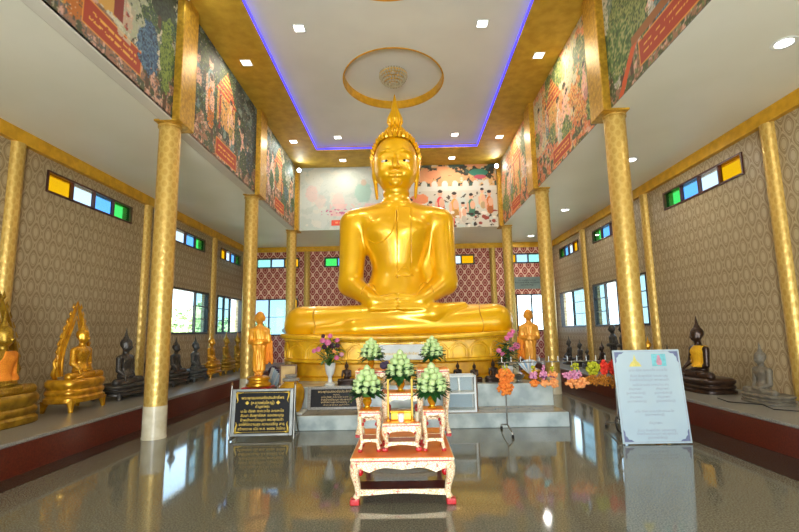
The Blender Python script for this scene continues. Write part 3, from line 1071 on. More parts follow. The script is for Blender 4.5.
for i in range(8):
    a = 2 * PI * i / 8
    obj('candle_bulb', MB().lathe([(.018, -.17), (.024, -.13), (.012, -.09), (0, -.075)], 10, (.25 * math.cos(a), .25 * math.sin(a), -.02)), 'wrap', t, smooth=True)

# ------------------------------------------------------------------ distance-field sculpting
def s_ell(P, c, r):
    p = [(P[i] - c[i]) for i in range(3)]
    k0 = np.sqrt((p[0] / r[0]) ** 2 + (p[1] / r[1]) ** 2 + (p[2] / r[2]) ** 2)
    k1 = np.sqrt((p[0] / r[0] ** 2) ** 2 + (p[1] / r[1] ** 2) ** 2 + (p[2] / r[2] ** 2) ** 2) + 1e-6
    return k0 * (k0 - 1) / k1


def s_cone(P, a, b, ra, rb, sq=(1, 1, 1)):
    a, b = np.array(a, float), np.array(b, float)
    ab = b - a
    pa = [P[i] - a[i] for i in range(3)]
    h = np.clip((pa[0] * ab[0] + pa[1] * ab[1] + pa[2] * ab[2]) / (ab @ ab), 0, 1)
    d = np.sqrt(((pa[0] - ab[0] * h) / sq[0]) ** 2 + ((pa[1] - ab[1] * h) / sq[1]) ** 2 + ((pa[2] - ab[2] * h) / sq[2]) ** 2)
    return (d - (ra + (rb - ra) * h)) * min(sq)


def smin(a, b, k):
    h = np.clip(.5 + .5 * (b - a) / k, 0, 1)
    return b + (a - b) * h - k * h * (1 - h)


def smax(a, b, k):
    return -smin(-a, -b, k)


def surface_nets(V, xs, ys, zs):
    ins = V < 0
    nx, ny, nz = V.shape
    sl = [slice(0, -1), slice(1, None)]
    cnt = np.zeros((nx - 1, ny - 1, nz - 1), np.int8)
    for i in (0, 1):
        for j in (0, 1):
            for k in (0, 1):
                cnt += ins[sl[i], sl[j], sl[k]]
    act = (cnt > 0) & (cnt < 8)
    ids = np.argwhere(act)
    index = -np.ones(act.shape, np.int64)
    index[act] = np.arange(len(ids))
    acc, num = np.zeros((len(ids), 3)), np.zeros(len(ids))
    corners = [(i, j, k) for i in (0, 1) for j in (0, 1) for k in (0, 1)]
    G = (xs, ys, zs)
    for a in corners:
        for ax in range(3):
            if a[ax]:
                continue
            b = list(a)
            b[ax] = 1
            ia, ib = ids + np.array(a), ids + np.array(b)
            va, vb = V[ia[:, 0], ia[:, 1], ia[:, 2]], V[ib[:, 0], ib[:, 1], ib[:, 2]]
            m = (va < 0) != (vb < 0)
            t = np.where(m, va / np.where(m, va - vb, 1), 0)
            p = np.stack([G[q][ia[:, q]] + t * (G[q][ib[:, q]] - G[q][ia[:, q]]) for q in range(3)], 1)
            acc[m] += p[m]
            num[m] += 1
    pos = acc / np.maximum(num, 1)[:, None]
    faces = []
    for ax in range(3):
        o1, o2 = (ax + 1) % 3, (ax + 2) % 3
        s0 = [slice(None)] * 3
        s1 = [slice(None)] * 3
        s0[ax], s1[ax] = slice(0, -1), slice(1, None)
        for o in (o1, o2):
            s0[o] = s1[o] = slice(1, -1)
        A, B = ins[tuple(s0)], ins[tuple(s1)]
        e = np.argwhere(A != B)
        if not len(e):
            continue
        flip = A[e[:, 0], e[:, 1], e[:, 2]]
        e = e.copy()
        e[:, o1] += 1
        e[:, o2] += 1
        q = []
        for d1, d2 in ((-1, -1), (0, -1), (0, 0), (-1, 0)):
            c = e.copy()
            c[:, o1] += d1
            c[:, o2] += d2
            q.append(index[c[:, 0], c[:, 1], c[:, 2]])
        q = np.stack(q, 1)
        q[~flip] = q[~flip][:, ::-1]
        faces.append(q)
    return pos, np.concatenate(faces)


def sdf_mesh(name, fn, xs, ys, zs):
    P = np.meshgrid(xs.astype(np.float32), ys.astype(np.float32), zs.astype(np.float32), indexing='ij')
    pos, fc = surface_nets(fn(P), xs, ys, zs)
    me = bpy.data.meshes.new(name)
    me.from_pydata(pos.tolist(), [], fc.tolist())
    me.polygons.foreach_set('use_smooth', [True] * len(me.polygons))
    me.update()
    return me


def buddha_field(P, pose='meditate', detail=False):
    """seated figure facing -y, knees 5 units apart, seat at z=0; f below is the distance forward"""
    X, Y, Z = P
    AX = np.abs(X)
    PM = (AX, Y, Z)

    def c3(x, f, z):
        return (x, -f, z)
    d = s_ell(PM, c3(0, .05, .75), (.82, .66, .72))
    d = smin(d, s_ell(PM, c3(0, .0, 1.45), (.59, .47, .95)), .25)
    d = smin(d, s_ell(PM, c3(0, .02, 2.3), (.84, .54, .74)), .28)
    d = smin(d, s_ell(PM, c3(.34, .3, 2.42), (.36, .24, .27)), .16)
    d = smin(d, s_cone(PM, c3(0, 0, 2.66), c3(.98, 0, 2.62), .3, .31), .16)
    d = smin(d, s_cone(PM, c3(.7, -.03, 2.72), c3(.1, .0, 2.86), .2, .24), .3)
    d = smin(d, s_cone(P, c3(.72, -.02, 2.3), c3(.74, .02, 1.0), .16, .2), .14)     # robe gathered under the left arm
    neck = s_cone(PM, c3(0, 0, 2.8), c3(0, .08, 3.6), .31, .3)
    if detail:
        neck = neck + .012 * np.cos(Z * 2 * PI / .16)
    d = smin(d, neck, .1)
    d = smin(d, s_cone(PM, c3(0, .1, .3), c3(2.06, .48, .26), .4, .385), .12)      # thighs
    # shins: the figure's right leg lies on top
    sh = s_cone(P, c3(2.08, .5, .26), c3(-.9, .86, .16), .385, .2)
    sh = smin(sh, s_cone(P, c3(-.9, .86, .16), c3(-1.7, .84, .1), .2, .13), .1)
    d = smin(d, sh, .05)
    sh = s_cone(P, c3(-2.08, .5, .28), c3(.75, .78, .44), .385, .22)
    sh = smin(sh, s_cone(P, c3(.75, .78, .46), c3(1.4, .62, .58), .2, .12), .12)
    d = smin(d, sh, .04)
    d = np.maximum(d, -Z)
    # arms
    arm = s_cone(PM, c3(1.0, -.02, 2.58), c3(1.07, .1, 1.2), .34, .275)
    if pose == 'meditate':
        arm = smin(arm, s_cone(PM, c3(1.07, .1, 1.16), c3(.52, .8, .74), .275, .16), .12)
        d = smin(d, arm, .07)
        hd = s_ell(PM, c3(.38, .79, .7), (.26, .17, .13))
        hd = smin(hd, s_ell(PM, c3(0, .74, .62), (.42, .22, .14)), .06)
        for i, zz in enumerate((.8, .725, .65, .575)):
            hd = smin(hd, s_cone(PM, c3(.4 + .05 * i, .84 + .035 * i, zz - .01), c3(.035, .925 + .022 * i, zz - .01), .048, .04), .006)
        hd = smin(hd, s_cone(PM, c3(.36, .84, .78), c3(.05, .88, .85), .06, .05), .05)
        d = smin(d, hd, .05)
    else:
        L = smin(s_cone(P, c3(1.03, -.02, 2.6), c3(1.09, .1, 1.2), .3, .245), s_cone(P, c3(1.09, .1, 1.18), c3(.3, .82, .86), .245, .15), .1)
        R = smin(s_cone(P, c3(-1.03, -.02, 2.6), c3(-1.24, .12, 1.45), .3, .25), s_cone(P, c3(-1.24, .12, 1.45), c3(-1.2, .78, .9), .25, .15), .1)
        d = smin(d, L, .07)
        d = smin(d, R, .07)
        d = smin(d, s_ell(P, c3(.1, .84, .8), (.42, .2, .1)), .05)
        for i in range(4):
            x = -1.34 + i * .09
            d = smin(d, s_cone(P, c3(x, .84, .86), c3(x, 1.0, .42), .06, .05), .03)
        d = smin(d, s_ell(P, c3(-1.2, .84, .84), (.19, .14, .12)), .05)
    # head
    h = s_ell(PM, c3(0, .06, 4.08), (.51, .55, .62))
    h = smin(h, s_ell(PM, c3(0, .2, 3.72), (.465, .43, .41)), .16)
    if detail:
        h = smin(h, s_ell(PM, c3(.22, .42, 3.66), (.17, .16, .16)), .1)            # cheeks
        h = smin(h, s_ell(PM, c3(0, .53, 3.42), (.13, .09, .1)), .08)              # chin
        for a, b, r in (((.07, .585, 4.11), (.19, .575, 4.17), .024), ((.19, .575, 4.17), (.31, .53, 4.15), .024), ((.31, .53, 4.15), (.4, .43, 4.06), .022)):
            h = smin(h, s_cone(PM, c3(*a), c3(*b), r, r * .8), .035)               # brow arcs
        h = smax(h, -s_ell(PM, c3(.215, .645, 3.925), (.13, .07, .06)), .06)      # eye sockets
        h = smin(h, s_cone(PM, c3(.1, .57, 3.965), c3(.33, .49, 3.965), .032, .026), .02)   # upper lids
        h = smin(h, s_cone(PM, c3(.11, .575, 3.865), c3(.3, .51, 3.87), .026, .022), .02)
        h = smin(h, s_cone(PM, c3(0, .6, 4.0), c3(0, .73, 3.74), .045, .075), .05)  # nose
        h = smin(h, s_ell(PM, c3(.08, .64, 3.73), (.055, .06, .045)), .03)
        h = smin(h, s_cone(PM, c3(0, .655, 3.60), c3(.2, .55, 3.635), .034, .018), .018)   # lips
        h = smin(h, s_cone(PM, c3(0, .65, 3.53), c3(.15, .56, 3.56), .038, .02), .018)
        h = smax(h, -s_cone(PM, c3(0, .7, 3.567), c3(.23, .55, 3.62), .012, .01), .012)
    else:
        h = smin(h, s_cone(PM, c3(0, .56, 4.02), c3(0, .68, 3.74), .06, .1), .07)
        h = smax(h, -s_ell(PM, c3(.22, .66, 3.92), (.15, .1, .06)), .06)
        h = smin(h, s_cone(PM, c3(0, .6, 3.55), c3(.14, .54, 3.57), .06, .03), .03)
    # ears with long lobes
    ear = s_cone(PM, c3(.53, .0, 4.05), c3(.5, .06, 3.75), .14, .12, (.45, 1, 1))
    ear = smin(ear, s_cone(PM, c3(.5, .06, 3.75), c3(.45, .1, 3.2), .09, .06, (.6, 1, 1)), .06)
    h = smin(h, ear, .03)
    d = smin(d, h, .09)
    if not detail:
        # hair cap and flame finial sculpted in one
        d = smin(d, s_ell(PM, c3(0, -.02, 4.16), (.55, .56, .58)), .04)
        d = smin(d, s_ell(PM, c3(0, -.03, 4.72), (.27, .27, .25)), .06)
        d = smin(d, s_cone(PM, c3(0, -.03, 4.9), c3(0, -.03, 5.85), .17, .02), .05)
    return d


def robe_field(P, pose, region, th=.035, detail=False):
    return np.maximum(buddha_field(P, pose, detail) - th, region(P))


def small_axes(st):
    return np.arange(-2.7, 2.71, st), np.arange(-1.45, 1.0, st), np.arange(-.12, 6.0, st)


def reg_shoulder(P):
    X, Y, Z = P
    # cloth over the figure's left shoulder: everything above a slanting hem, down to the waist
    a = (-(X + .35) * .8 + (Z - 3.15) * .6) * -1
    plane = -(X * .74 - (Z - 2.3) * .6 + .5)
    return np.maximum.reduce([plane, Z - 2.98, 1.0 - Z, np.abs(X) - .98, Y - .62])


BODY = {}


def body_mesh(kind):
    if kind not in BODY:
        if kind == 'meditate':
            BODY[kind] = sdf_mesh('seated_body_meditating', lambda P: buddha_field(P, 'meditate'), *small_axes(.075))
        elif kind == 'earth':
            BODY[kind] = sdf_mesh('seated_body_touching_earth', lambda P: buddha_field(P, 'earth'), *small_axes(.06))
        elif kind == 'robe':
            BODY[kind] = sdf_mesh('shoulder_cloth', lambda P: robe_field(P, 'earth', reg_shoulder, .05), *small_axes(.06))
    return BODY[kind]


# ------------------------------------------------------------------ platform and great statue
struct('step_1', MB().bbox(-2.72, 2.83, 7.85, 13.0, 0, .233, .012), 'marble', label='lower grey marble step in front of the great statue')
struct('trim_7', MB().box(-2.69, 2.80, 7.88, 8.53, .233, .238), 'tread', label='tan tread of the lower step')
struct('step_2', MB().bbox(-2.6, 2.80, 8.524, 12.9, .233, .628, .012), 'marble', label='upper marble platform carrying the great pedestal')

PY, PZ = 10.78, 0.628


def pedestal_ring(a, b, n=4.0, seg=160):
    out = []
    for i in range(seg):
        t = 2 * PI * i / seg
        c, s = math.cos(t), math.sin(t)
        out.append((a * math.copysign(abs(c) ** (2 / n), c), b * math.copysign(abs(s) ** (2 / n), s)))
    return out


def sag(x, z):
    return z + .085 * (x / 2.5) ** 2 * max(0, min(1, (z - .1) / .5))


def ped_shell(levels, seg=160):
    mb = MB()
    vs, fs = [], []
    for a, z in levels:
        vs += [(x, y, sag(x, z)) for x, y in pedestal_ring(2.52 + a, 1.45 + a, n=5.0, seg=seg)]
    for k in range(len(levels) - 1):
        for i in range(seg):
            j = (i + 1) % seg
            fs.append((k * seg + i, k * seg + j, (k + 1) * seg + j, (k + 1) * seg + i))
    fs.append(tuple(reversed(range(seg))))
    fs.append(tuple(range((len(levels) - 1) * seg, len(levels) * seg)))
    return mb.add(vs, fs)


ped = thing('lotus_pedestal', 'wide gold pedestal with arched panels under the great seated statue', 'pedestal', (.0, PY, PZ))
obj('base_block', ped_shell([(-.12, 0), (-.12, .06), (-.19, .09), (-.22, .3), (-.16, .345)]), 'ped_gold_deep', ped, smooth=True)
obj('panel_band', ped_shell([(-.13, .335), (-.06, .35), (-.055, .39), (-.10, .41), (-.10, .74), (-.06, .755), (-.05, .78)]), 'ped_gold', ped, smooth=True)
obj('rim', ped_shell([(-.03, .775), (.01, .79), (.02, .815), (.02, .85), (.0, .872)]), 'ped_gold', ped, smooth=True)


def ring_point(s, a, b, n=5.0):
    """point on the front of the pedestal outline at x = s (front is -y) and its outward normal"""
    x = max(-.9999, min(.9999, s / a))
    y = -b * (1 - abs(x) ** n) ** (1 / n)
    e = 1e-3
    x2 = max(-.9999, min(.9999, (s + e) / a))
    y2 = -b * (1 - abs(x2) ** n) ** (1 / n)
    tx, ty = (x2 - x) * a, y2 - y
    L = math.hypot(tx, ty) or 1
    return Vector((s, y, 0)), Vector((ty / L, -tx / L, 0)), Vector((tx / L, ty / L, 0))


# arched petal panels round the front, equal steps of arc length
aa, bb = 2.42, 1.35
arc = [(-aa + 2 * aa * i / 2000) for i in range(2001)]
pts = [ring_point(s, aa, bb)[0] for s in arc]
cum = [0]
for p, q in zip(pts, pts[1:]):
    cum.append(cum[-1] + (q - p).length)
npan = 15
for k in range(npan):
    target = cum[-1] * (k + .5) / npan
    i = min(range(len(cum)), key=lambda j: abs(cum[j] - target))
    p, n_, tg = ring_point(arc[i], aa, bb)
    w = cum[-1] / npan * .5
    for inset, rr in ((.015, .024), (.075, .014)):
        ww = w - inset
        path = []
        for q in range(15):
            f = q / 14
            if f < .3:
                u, z = -ww, .41 + f / .3 * .16
            elif f > .7:
                u, z = ww, .57 - (f - .7) / .3 * .16
            else:
                g = (f - .3) / .4
                u = -ww + 2 * ww * g
                z = .57 + (.155 - inset) * (1 - abs(2 * g - 1) ** 1.7)
            s2 = max(-aa * .9995, min(aa * .9995, p.x + tg.x * u)) if abs(tg.x) > .6 else p.x
            if abs(tg.x) > .6:
                b_ = ring_point(s2, aa, bb)[0]
            else:
                b_ = p + tg * u
            b_ = b_ + n_ * .004
            path.append((b_.x, b_.y, sag(b_.x, z)))
        o = obj('arch_moulding', MB().tube(path, rr, 6), 'ped_gold', ped, smooth=True)
# row of little beads under the rim
mb = MB()
for k in range(150):
    target = cum[-1] * (k + .5) / 150
    i = min(range(0, len(cum)), key=lambda j: abs(cum[j] - target))
    p, n_, tg = ring_point(arc[i], 2.46, 1.39)
    mb.ball((p.x, p.y, sag(p.x, .757)), .02, 1, (1, 1, 1.2))
o = obj('bead_row', mb, 'ped_gold', ped, smooth='all')
o['kind'] = 'stuff'
p = -1.41
obj('rosette', MB().ball((-.03, p - .01, .79), .05, 2, (1, .4, 1)).ball((-.09, p - .01, .78), .03, 1, (1, .4, 1)).ball((.03, p - .01, .78), .03, 1, (1, .4, 1)), 'ped_gold', ped, smooth='all')
# white donor plaque fixed on the pedestal
tag(obj('donor_plaque', MB().bbox(-.5, .52, -.03, .03, .0, .3, .01), 'white_paint', None, loc=(.02, 9.30, 1.03)), 'white plaque with gold letters fixed on the pedestal behind the bouquets', 'plaque')

BU = thing('seated_buddha', 'huge gold seated buddha statue in meditation on the arched pedestal', 'statue', (.02, 10.56, 1.5))


def grade(*seg):
    out = []
    for a, b, s in seg:
        out += list(np.arange(a, b, s))
    return np.array(out)


gx = grade((-2.65, -.8, .04), (-.8, .8, .022), (.8, 2.66, .04))
gy = grade((-1.35, -.9, .03), (-.9, .25, .024), (.25, .95, .045))
gz = grade((-.1, 1.15, .026), (1.15, 3.2, .035), (3.2, 4.72, .019))
body_me = sdf_mesh('great_buddha_body', lambda P: buddha_field(P, 'meditate', True), gx, gy, gz)
link('body', body_me, 'buddha_gold', BU)


def on_front(x, z, off=.0):
    """surface point of the great body at x,z seen from the front"""
    lo, hi = -1.6, .2
    ys = np.linspace(-1.4, .4, 241)
    P = (np.full(241, x), ys, np.full(241, z))
    v = buddha_field(P, 'meditate', True)
    i = int(np.argmax(v < 0)) if (v < 0).any() else 140
    return (x, float(ys[i]) - off, z)


# narrow folded cloth hanging down the chest, and robe hems
def sash_region(P):
    X, Y, Z = P
    return np.maximum.reduce([np.abs(X - .16 - (Z - 2.0) * .02) - .16, Z - 2.9, 1.28 - Z, Y + .0])


sx_, sy_, sz_ = np.arange(-.1, .42, .02), np.arange(-.75, .06, .02), np.arange(1.2, 3.0, .02)
link('sash', sdf_mesh('sash', lambda P: robe_field(P, 'meditate', sash_region, .022, True), sx_, sy_, sz_), 'buddha_gold', BU)
pts = [(-.66, 2.15), (-.5, 2.05), (-.3, 2.08), (-.12, 2.25), (-.02, 2.5), (.0, 2.75)]
fine = []
for a, b in zip(pts, pts[1:]):
    for k in range(6):
        fine.append((a[0] + (b[0] - a[0]) * k / 6, a[1] + (b[1] - a[1]) * k / 6))
obj('robe_hem', MB().tube([on_front(x, z, .005) for x, z in fine], .016, 6), 'buddha_gold', BU, smooth=True)
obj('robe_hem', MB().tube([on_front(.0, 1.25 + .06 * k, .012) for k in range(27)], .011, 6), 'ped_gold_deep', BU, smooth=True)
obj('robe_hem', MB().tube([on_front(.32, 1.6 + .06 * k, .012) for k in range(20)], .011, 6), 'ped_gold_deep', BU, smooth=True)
obj('sash_tip', MB().tube([on_front(x, z, .02) for x, z in ((-.04, 1.28), (.06, 1.44), (.16, 1.5), (.26, 1.44), (.36, 1.3))], .02, 6).tube([on_front(x, z, .02) for x, z in ((.06, 1.3), (.16, 1.36), (.26, 1.3))], .016, 6), 'buddha_gold', BU, smooth=True)
for sx in (-1, 1):                                                     # cuffs at the wrists
    c0 = Vector((sx * .62, -.66, .94))
    ax = Vector((sx * .64, .76, .32)).normalized()
    u = ax.cross(Vector((0, 0, 1))).normalized()
    w = ax.cross(u)
    obj('cuff', MB().tube([c0 + (u * math.cos(2 * PI * k / 20) + w * math.sin(2 * PI * k / 20)) * .185 for k in range(20)], .012, 6, closed=True), 'ped_gold', BU, smooth=True)
for sx in (-1, 1):                                                     # hems across the shins
    x = sx * 1.75
    pts = []
    for k in range(13):
        z = .04 + .055 * k
        pts.append(on_front(x + .03 * math.sin(k * .6), z, .004))
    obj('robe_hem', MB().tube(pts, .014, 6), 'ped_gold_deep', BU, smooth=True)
# eyes
for sx in (-1, 1):
    e = obj('eye', MB().ball((sx * .215, -.515, 3.915), .1, 2, (1.12, .55, .42)), 'eye_white', BU, smooth='all')
    obj('pupil', MB().ball((sx * .2, -.562, 3.915), .036, 2, (1, .45, 1)), 'black', e, smooth='all')
# hair: rows of pointed curls over the skull
mb = MB()
curl_n = 0
for i in range(15):
    th = math.radians(6 + i * 7.4)
    nn = max(6, int(2 * PI * math.sin(th) * .56 / .1))
    for j in range(nn):
        ph = 2 * PI * (j + .5 * (i % 2)) / nn
        x, y, z = .53 * math.sin(th) * math.sin(ph), -.06 - (-.58) * math.sin(th) * math.cos(ph), 4.1 + .63 * math.cos(th)
        fwd = -(y + .06) / .55
        # hairline: high over the forehead, dropping to the ears
        line = 4.53 if fwd > .3 else (4.53 - (.3 - fwd) * 1.2 if fwd > -.15 else 3.7)
        if z < line:
            continue
        n_ = Vector((x / .28, (y + .06) / .33, (z - 4.1) / .4)).normalized()
        tip = Vector((x, y, z)) + (n_ * .6 + Vector((0, 0, .6))).normalized() * .13
        mb.tube([(x, y, z), Vector((x, y, z)) + n_ * .035, tip], [.056, .05, .008], 6)
o = obj('hair_curls', mb, 'buddha_gold', BU, smooth=True)
o['kind'] = 'stuff'
# ushnisha and flame finial
fin = obj('finial', MB().lathe([(.34, 4.58), (.3, 4.72), (.23, 4.84), (.16, 4.93), (.12, 4.99), (.145, 5.06), (.165, 5.13), (.16, 5.21), (.125, 5.31), (.095, 5.4), (.078, 5.5), (.058, 5.6), (.035, 5.7), (.01, 5.82), (0, 5.83)], 40, (0, .02, 0), flute=10, famp=.055), 'buddha_gold', BU, smooth='all')
for i in range(14):
    a = 2 * PI * i / 14
    c, s = math.cos(a), math.sin(a)
    obj('flame_rib', MB().tube([(.33 * c, .02 + .33 * s, 4.56), (.3 * c, .02 + .3 * s, 4.68), (.235 * c, .02 + .235 * s, 4.84), (.16 * c, .02 + .16 * s, 4.97)], [.045, .05, .04, .012], 6), 'buddha_gold', fin, smooth='all')
for i in range(8):
    a = 2 * PI * i / 8
    c, s = math.cos(a), math.sin(a)
    obj('flame_petal', MB().tube([(.125 * c, .02 + .125 * s, 4.99), (.165 * c, .02 + .165 * s, 5.1), (.155 * c, .02 + .155 * s, 5.21), (.1 * c, .02 + .1 * s, 5.36), (.06 * c, .02 + .06 * s, 5.52)], [.016, .034, .03, .018, .006], 6), 'buddha_gold', fin, smooth='all')


# ------------------------------------------------------------------ statues on the ledges
def lotus_base(prof, wx, wy, seg=64):
    """rounded rectangular moulded base; prof = (inset, z)"""
    mb = MB()
    vs, fs = [], []
    for a, z in prof:
        for i in range(seg):
            t = 2 * PI * i / seg
            c, s = math.cos(t), math.sin(t)
            vs.append(((wx - a) * math.copysign(abs(c) ** .6, c), (wy - a) * math.copysign(abs(s) ** .6, s), z))
    for k in range(len(prof) - 1):
        for i in range(seg):
            j = (i + 1) % seg
            fs.append((k * seg + i, k * seg + j, (k + 1) * seg + j, (k + 1) * seg + i))
    fs.append(tuple(reversed(range(seg))))
    fs.append(tuple(range((len(prof) - 1) * seg, len(prof) * seg)))
    return mb.add(vs, fs)


def seated(loc, rz, s, base_h, m, label, pose='earth', robe=None, aureole=False, feet=False, group='seated statues', cat='statue', name='seated_statue', base_m=None, bw=2.62):
    t = thing(name, label, cat, loc, rz, group)
    bm_ = base_m or m
    wx, wy = bw * s, bw * .67 * s
    h = base_h
    z0 = h * .28 if feet else 0.0
    prof = [(q * wx, z0 + (h - z0) * f) for q, f in ((.01, 0), (-.02, .04), (-.02, .2), (.03, .25), (.045, .3), (.01, .36), (.0, .44), (.02, .52), (.06, .56), (.06, .6), (.02, .66), (-.01, .76), (-.01, .88), (.03, .95), (.06, 1))]
    obj('base', lotus_base(prof, wx, wy), bm_, t, smooth=True)
    if feet:
        for fx in (-1, 1):
            for fy in (-1, 1):
                obj('foot', MB().tube([(fx * wx * .86, fy * wy * .74, 0), (fx * wx * .84, fy * wy * .72, z0 * .6), (fx * wx * .82, fy * wy * .68, z0 + .03)], [.03, .045, .07], 8), bm_, t, smooth=True)
    b = link('body', body_mesh(pose), m, t, (0, -.3 * s, h - .01), (0, 0, 0), s)
    if robe:
        link('shoulder_cloth', body_mesh('robe'), robe, t, (0, -.3 * s, h - .01), (0, 0, 0), s)
    if aureole:
        # pointed flame arch behind the figure with leaf crockets
        k = s
        hw, H = 1.9 * k, 7.3 * k

        def arch(w, Ht, zs):
            P = []
            for i in range(21):
                f = i / 20
                z = zs + (Ht - zs) * f
                x = w * (1 - f ** 1.6) * (1 + .28 * math.sin(f * PI * 1.1)) if f < .999 else 0
                P.append((x, z))
            return P
        for nm, w, Ht, rr in (('aureole_rim', hw, H, .2), ('aureole_middle', hw * .84, H * .92, .1), ('aureole_inner', hw * .7, H * .82, .12)):
            A = arch(w, Ht, .25 * k)
            pth = [(x, .42 * k, h + z) for x, z in A] + [(-x, .42 * k, h + z) for x, z in reversed(A[:-1])]
            r = [rr * k * (1.0 - .75 * (abs(20 - i) < 5) * (1 - abs(20 - i) / 5)) for i in range(len(pth))]
            obj(nm, MB().tube(pth, r, 8), m, t, smooth=True)
        A = arch(hw, H, .25 * k)
        for sg in (-1, 1):
            for i in range(2, 19, 2):
                x, z = A[i]
                obj('crocket', MB().tube([(sg * x, .42 * k, h + z - .1 * k), (sg * (x + .26 * k), .42 * k, h + z + .12 * k), (sg * (x + .2 * k), .42 * k, h + z + .5 * k)], [.14 * k, .14 * k, .015 * k], 6), m, t, smooth='all')
            # curled naga tips beside the knees
            obj('naga_tip', MB().tube([(sg * 1.9 * k, .6 * k, h), (sg * 2.35 * k, .55 * k, h + .5 * k), (sg * 2.2 * k, .5 * k, h + 1.1 * k), (sg * 2.45 * k, .45 * k, h + 1.6 * k), (sg * 2.3 * k, .42 * k, h + 2.1 * k)], [.2 * k, .2 * k, .17 * k, .12 * k, .02 * k], 8), m, t, smooth='all')
    return t


LX = -5.46
seated((LX - .05, 6.45, PLZ), PI / 2, .205, .42, 'statue_old_gold', 'gold seated statue with orange shoulder cloth at the left photo edge', robe='robe_orange', aureole=True)
seated((LX + .06, 7.9, PLZ), PI / 2, .176, .52, 'statue_gold', 'gold seated statue under a pointed flame arch on the left ledge', aureole=True, feet=True)
seated((LX, 9.25, PLZ), PI / 2, .188, .28, 'bronze', 'large dark grey seated statue beside the gold flame arch statue', feet=True, bw=2.7)
seated((LX, 10.2, PLZ), PI / 2, .145, .22, 'bronze', 'dark seated statue half hidden behind the nearest left column')
seated((LX, 11.3, PLZ), PI / 2, .15, .3, 'bronze', 'dark seated statue just right of the nearest left column', feet=True, bw=2.8)
seated((LX, 12.35, PLZ), PI / 2, .152, .3, 'bronze_blue', 'blue grey seated statue next to the first small gold one', feet=True, bw=2.8)
seated((LX, 13.35, PLZ), PI / 2, .155, .38, 'statue_gold', 'bright gold seated statue next to the blue grey one', feet=True)
seated((LX, 14.45, PLZ), PI / 2, .155, .38, 'statue_old_gold', 'second small gold seated statue in the left row', feet=True)
seated((LX, 15.4, PLZ), PI / 2, .155, .38, 'statue_old_gold', 'third small gold seated statue beside the middle left column', feet=True)
seated((LX, 16.4, PLZ), PI / 2, .155, .38, 'statue_old_gold', 'last gold seated statue near the back left corner', feet=True)

RX = 5.66
seated((RX + .03, 8.8, PLZ), -PI / 2, .195, .26, 'bronze_brown', 'dark bronze seated statue wearing a yellow shoulder cloth', robe='robe_yellow')
seated((RX + .1, 7.42, PLZ), -PI / 2, .138, .14, 'grey_stone', 'small weathered grey seated statue at the right photo edge', pose='meditate')
seated((RX, 15.7, PLZ), -PI / 2, .128, .2, 'bronze', 'dark seated statue on the right ledge nearest the back corner')
seated((RX, 14.75, PLZ), -PI / 2, .118, .18, 'bronze', 'second dark seated statue from the back on the right ledge')
seated((RX - .1, 13.95, PLZ), -PI / 2, .09, .14, 'bronze', 'smallest dark seated statue on the right ledge')
seated((RX, 13.1, PLZ), -PI / 2, .112, .18, 'bronze_brown', 'brown seated statue left of the two dark standing figures')
seated((RX, 10.6, PLZ), -PI / 2, .12, .3, 'statue_gold', 'small gold seated statue right of the nearest right column', aureole=False)
seated((RX, 9.85, PLZ), -PI / 2, .11, .2, 'bronze', 'dark seated statue peeking over the white notice board')


# ------------------------------------------------------------------ standing monk figures
def monk_field(P):
    """standing robed figure facing -y, 1 unit tall, hands clasped round a bowl"""
    X, Y, Z = P
    AX = np.abs(X)
    PM = (AX, Y, Z)
    d = s_cone(PM, (.035, 0, .03), (.035, 0, .3), .028, .045)
    d = smin(d, s_ell(PM, (.037, -.03, .02), (.03, .065, .022)), .02)
    d = smin(d, s_cone(PM, (0, 0, .11), (0, 0, .48), .068, .082, (1.1, .78, 1)), .04)
    d = smin(d, s_cone(PM, (0, 0, .48), (0, 0, .68), .08, .096, (1.1, .72, 1)), .04)
    d = smin(d, s_cone(PM, (0, 0, .71), (.1, 0, .7), .05, .042), .04)
    d = smin(d, s_cone(PM, (0, 0, .72), (0, -.005, .84), .045, .04), .03)
    d = smin(d, s_cone(PM, (.12, .0, .69), (.135, .02, .53), .038, .033), .02)
    d = smin(d, s_cone(PM, (.135, .02, .53), (.05, -.105, .515), .033, .025), .018)
    d = smin(d, s_ell(PM, (.032, -.115, .515), (.036, .026, .03)), .013)
    for i in range(4):
        d = smin(d, s_cone(PM, (.045, -.13, .533 - i * .013), (.0, -.143, .531 - i * .013), .0085, .0075), .003)
    h = s_ell(PM, (0, -.005, .91), (.071, .08, .092))
    h = smin(h, s_ell(PM, (0, -.022, .865), (.057, .06, .06)), .02)
    h = smin(h, s_cone(PM, (0, -.082, .912), (0, -.099, .877), .009, .014), .01)
    h = smax(h, -s_ell(PM, (.03, -.092, .905), (.02, .016, .01)), .008)
    h = smin(h, s_cone(PM, (0, -.081, .85), (.017, -.076, .851), .008, .006), .005)
    h = smin(h, s_ell(PM, (.073, 0, .89), (.012, .022, .045)), .008)
    return smin(d, h, .015)


def monk_robe(P):
    X, Y, Z = P
    fold = .004 * np.sin(X * 70 + Z * 16) + .004 * np.sin(np.arctan2(Y, X) * 9)
    slope = (Z - .73) * .8 + X * .6 - .02
    return np.maximum.reduce([monk_field(P) - .008 - fold, slope, .075 - Z, (Z - .725), np.where((np.abs(X) > .085) & (Y < -.03) & (Z > .46), .02, -1)])


mx, my, mz = np.arange(-.27, .275, .011), np.arange(-.22, .2, .011), np.arange(-.03, 1.04, .011)
monk_me = sdf_mesh('standing_monk_body', monk_field, mx, my, mz)
monk_robe_me = sdf_mesh('standing_monk_robe', monk_robe, mx, my, mz)
base_prof = [(.2, 0), (.215, .02), (.21, .05), (.17, .075), (.165, .1), (.195, .125), (.195, .15), (.15, .17), (.12, .18)]


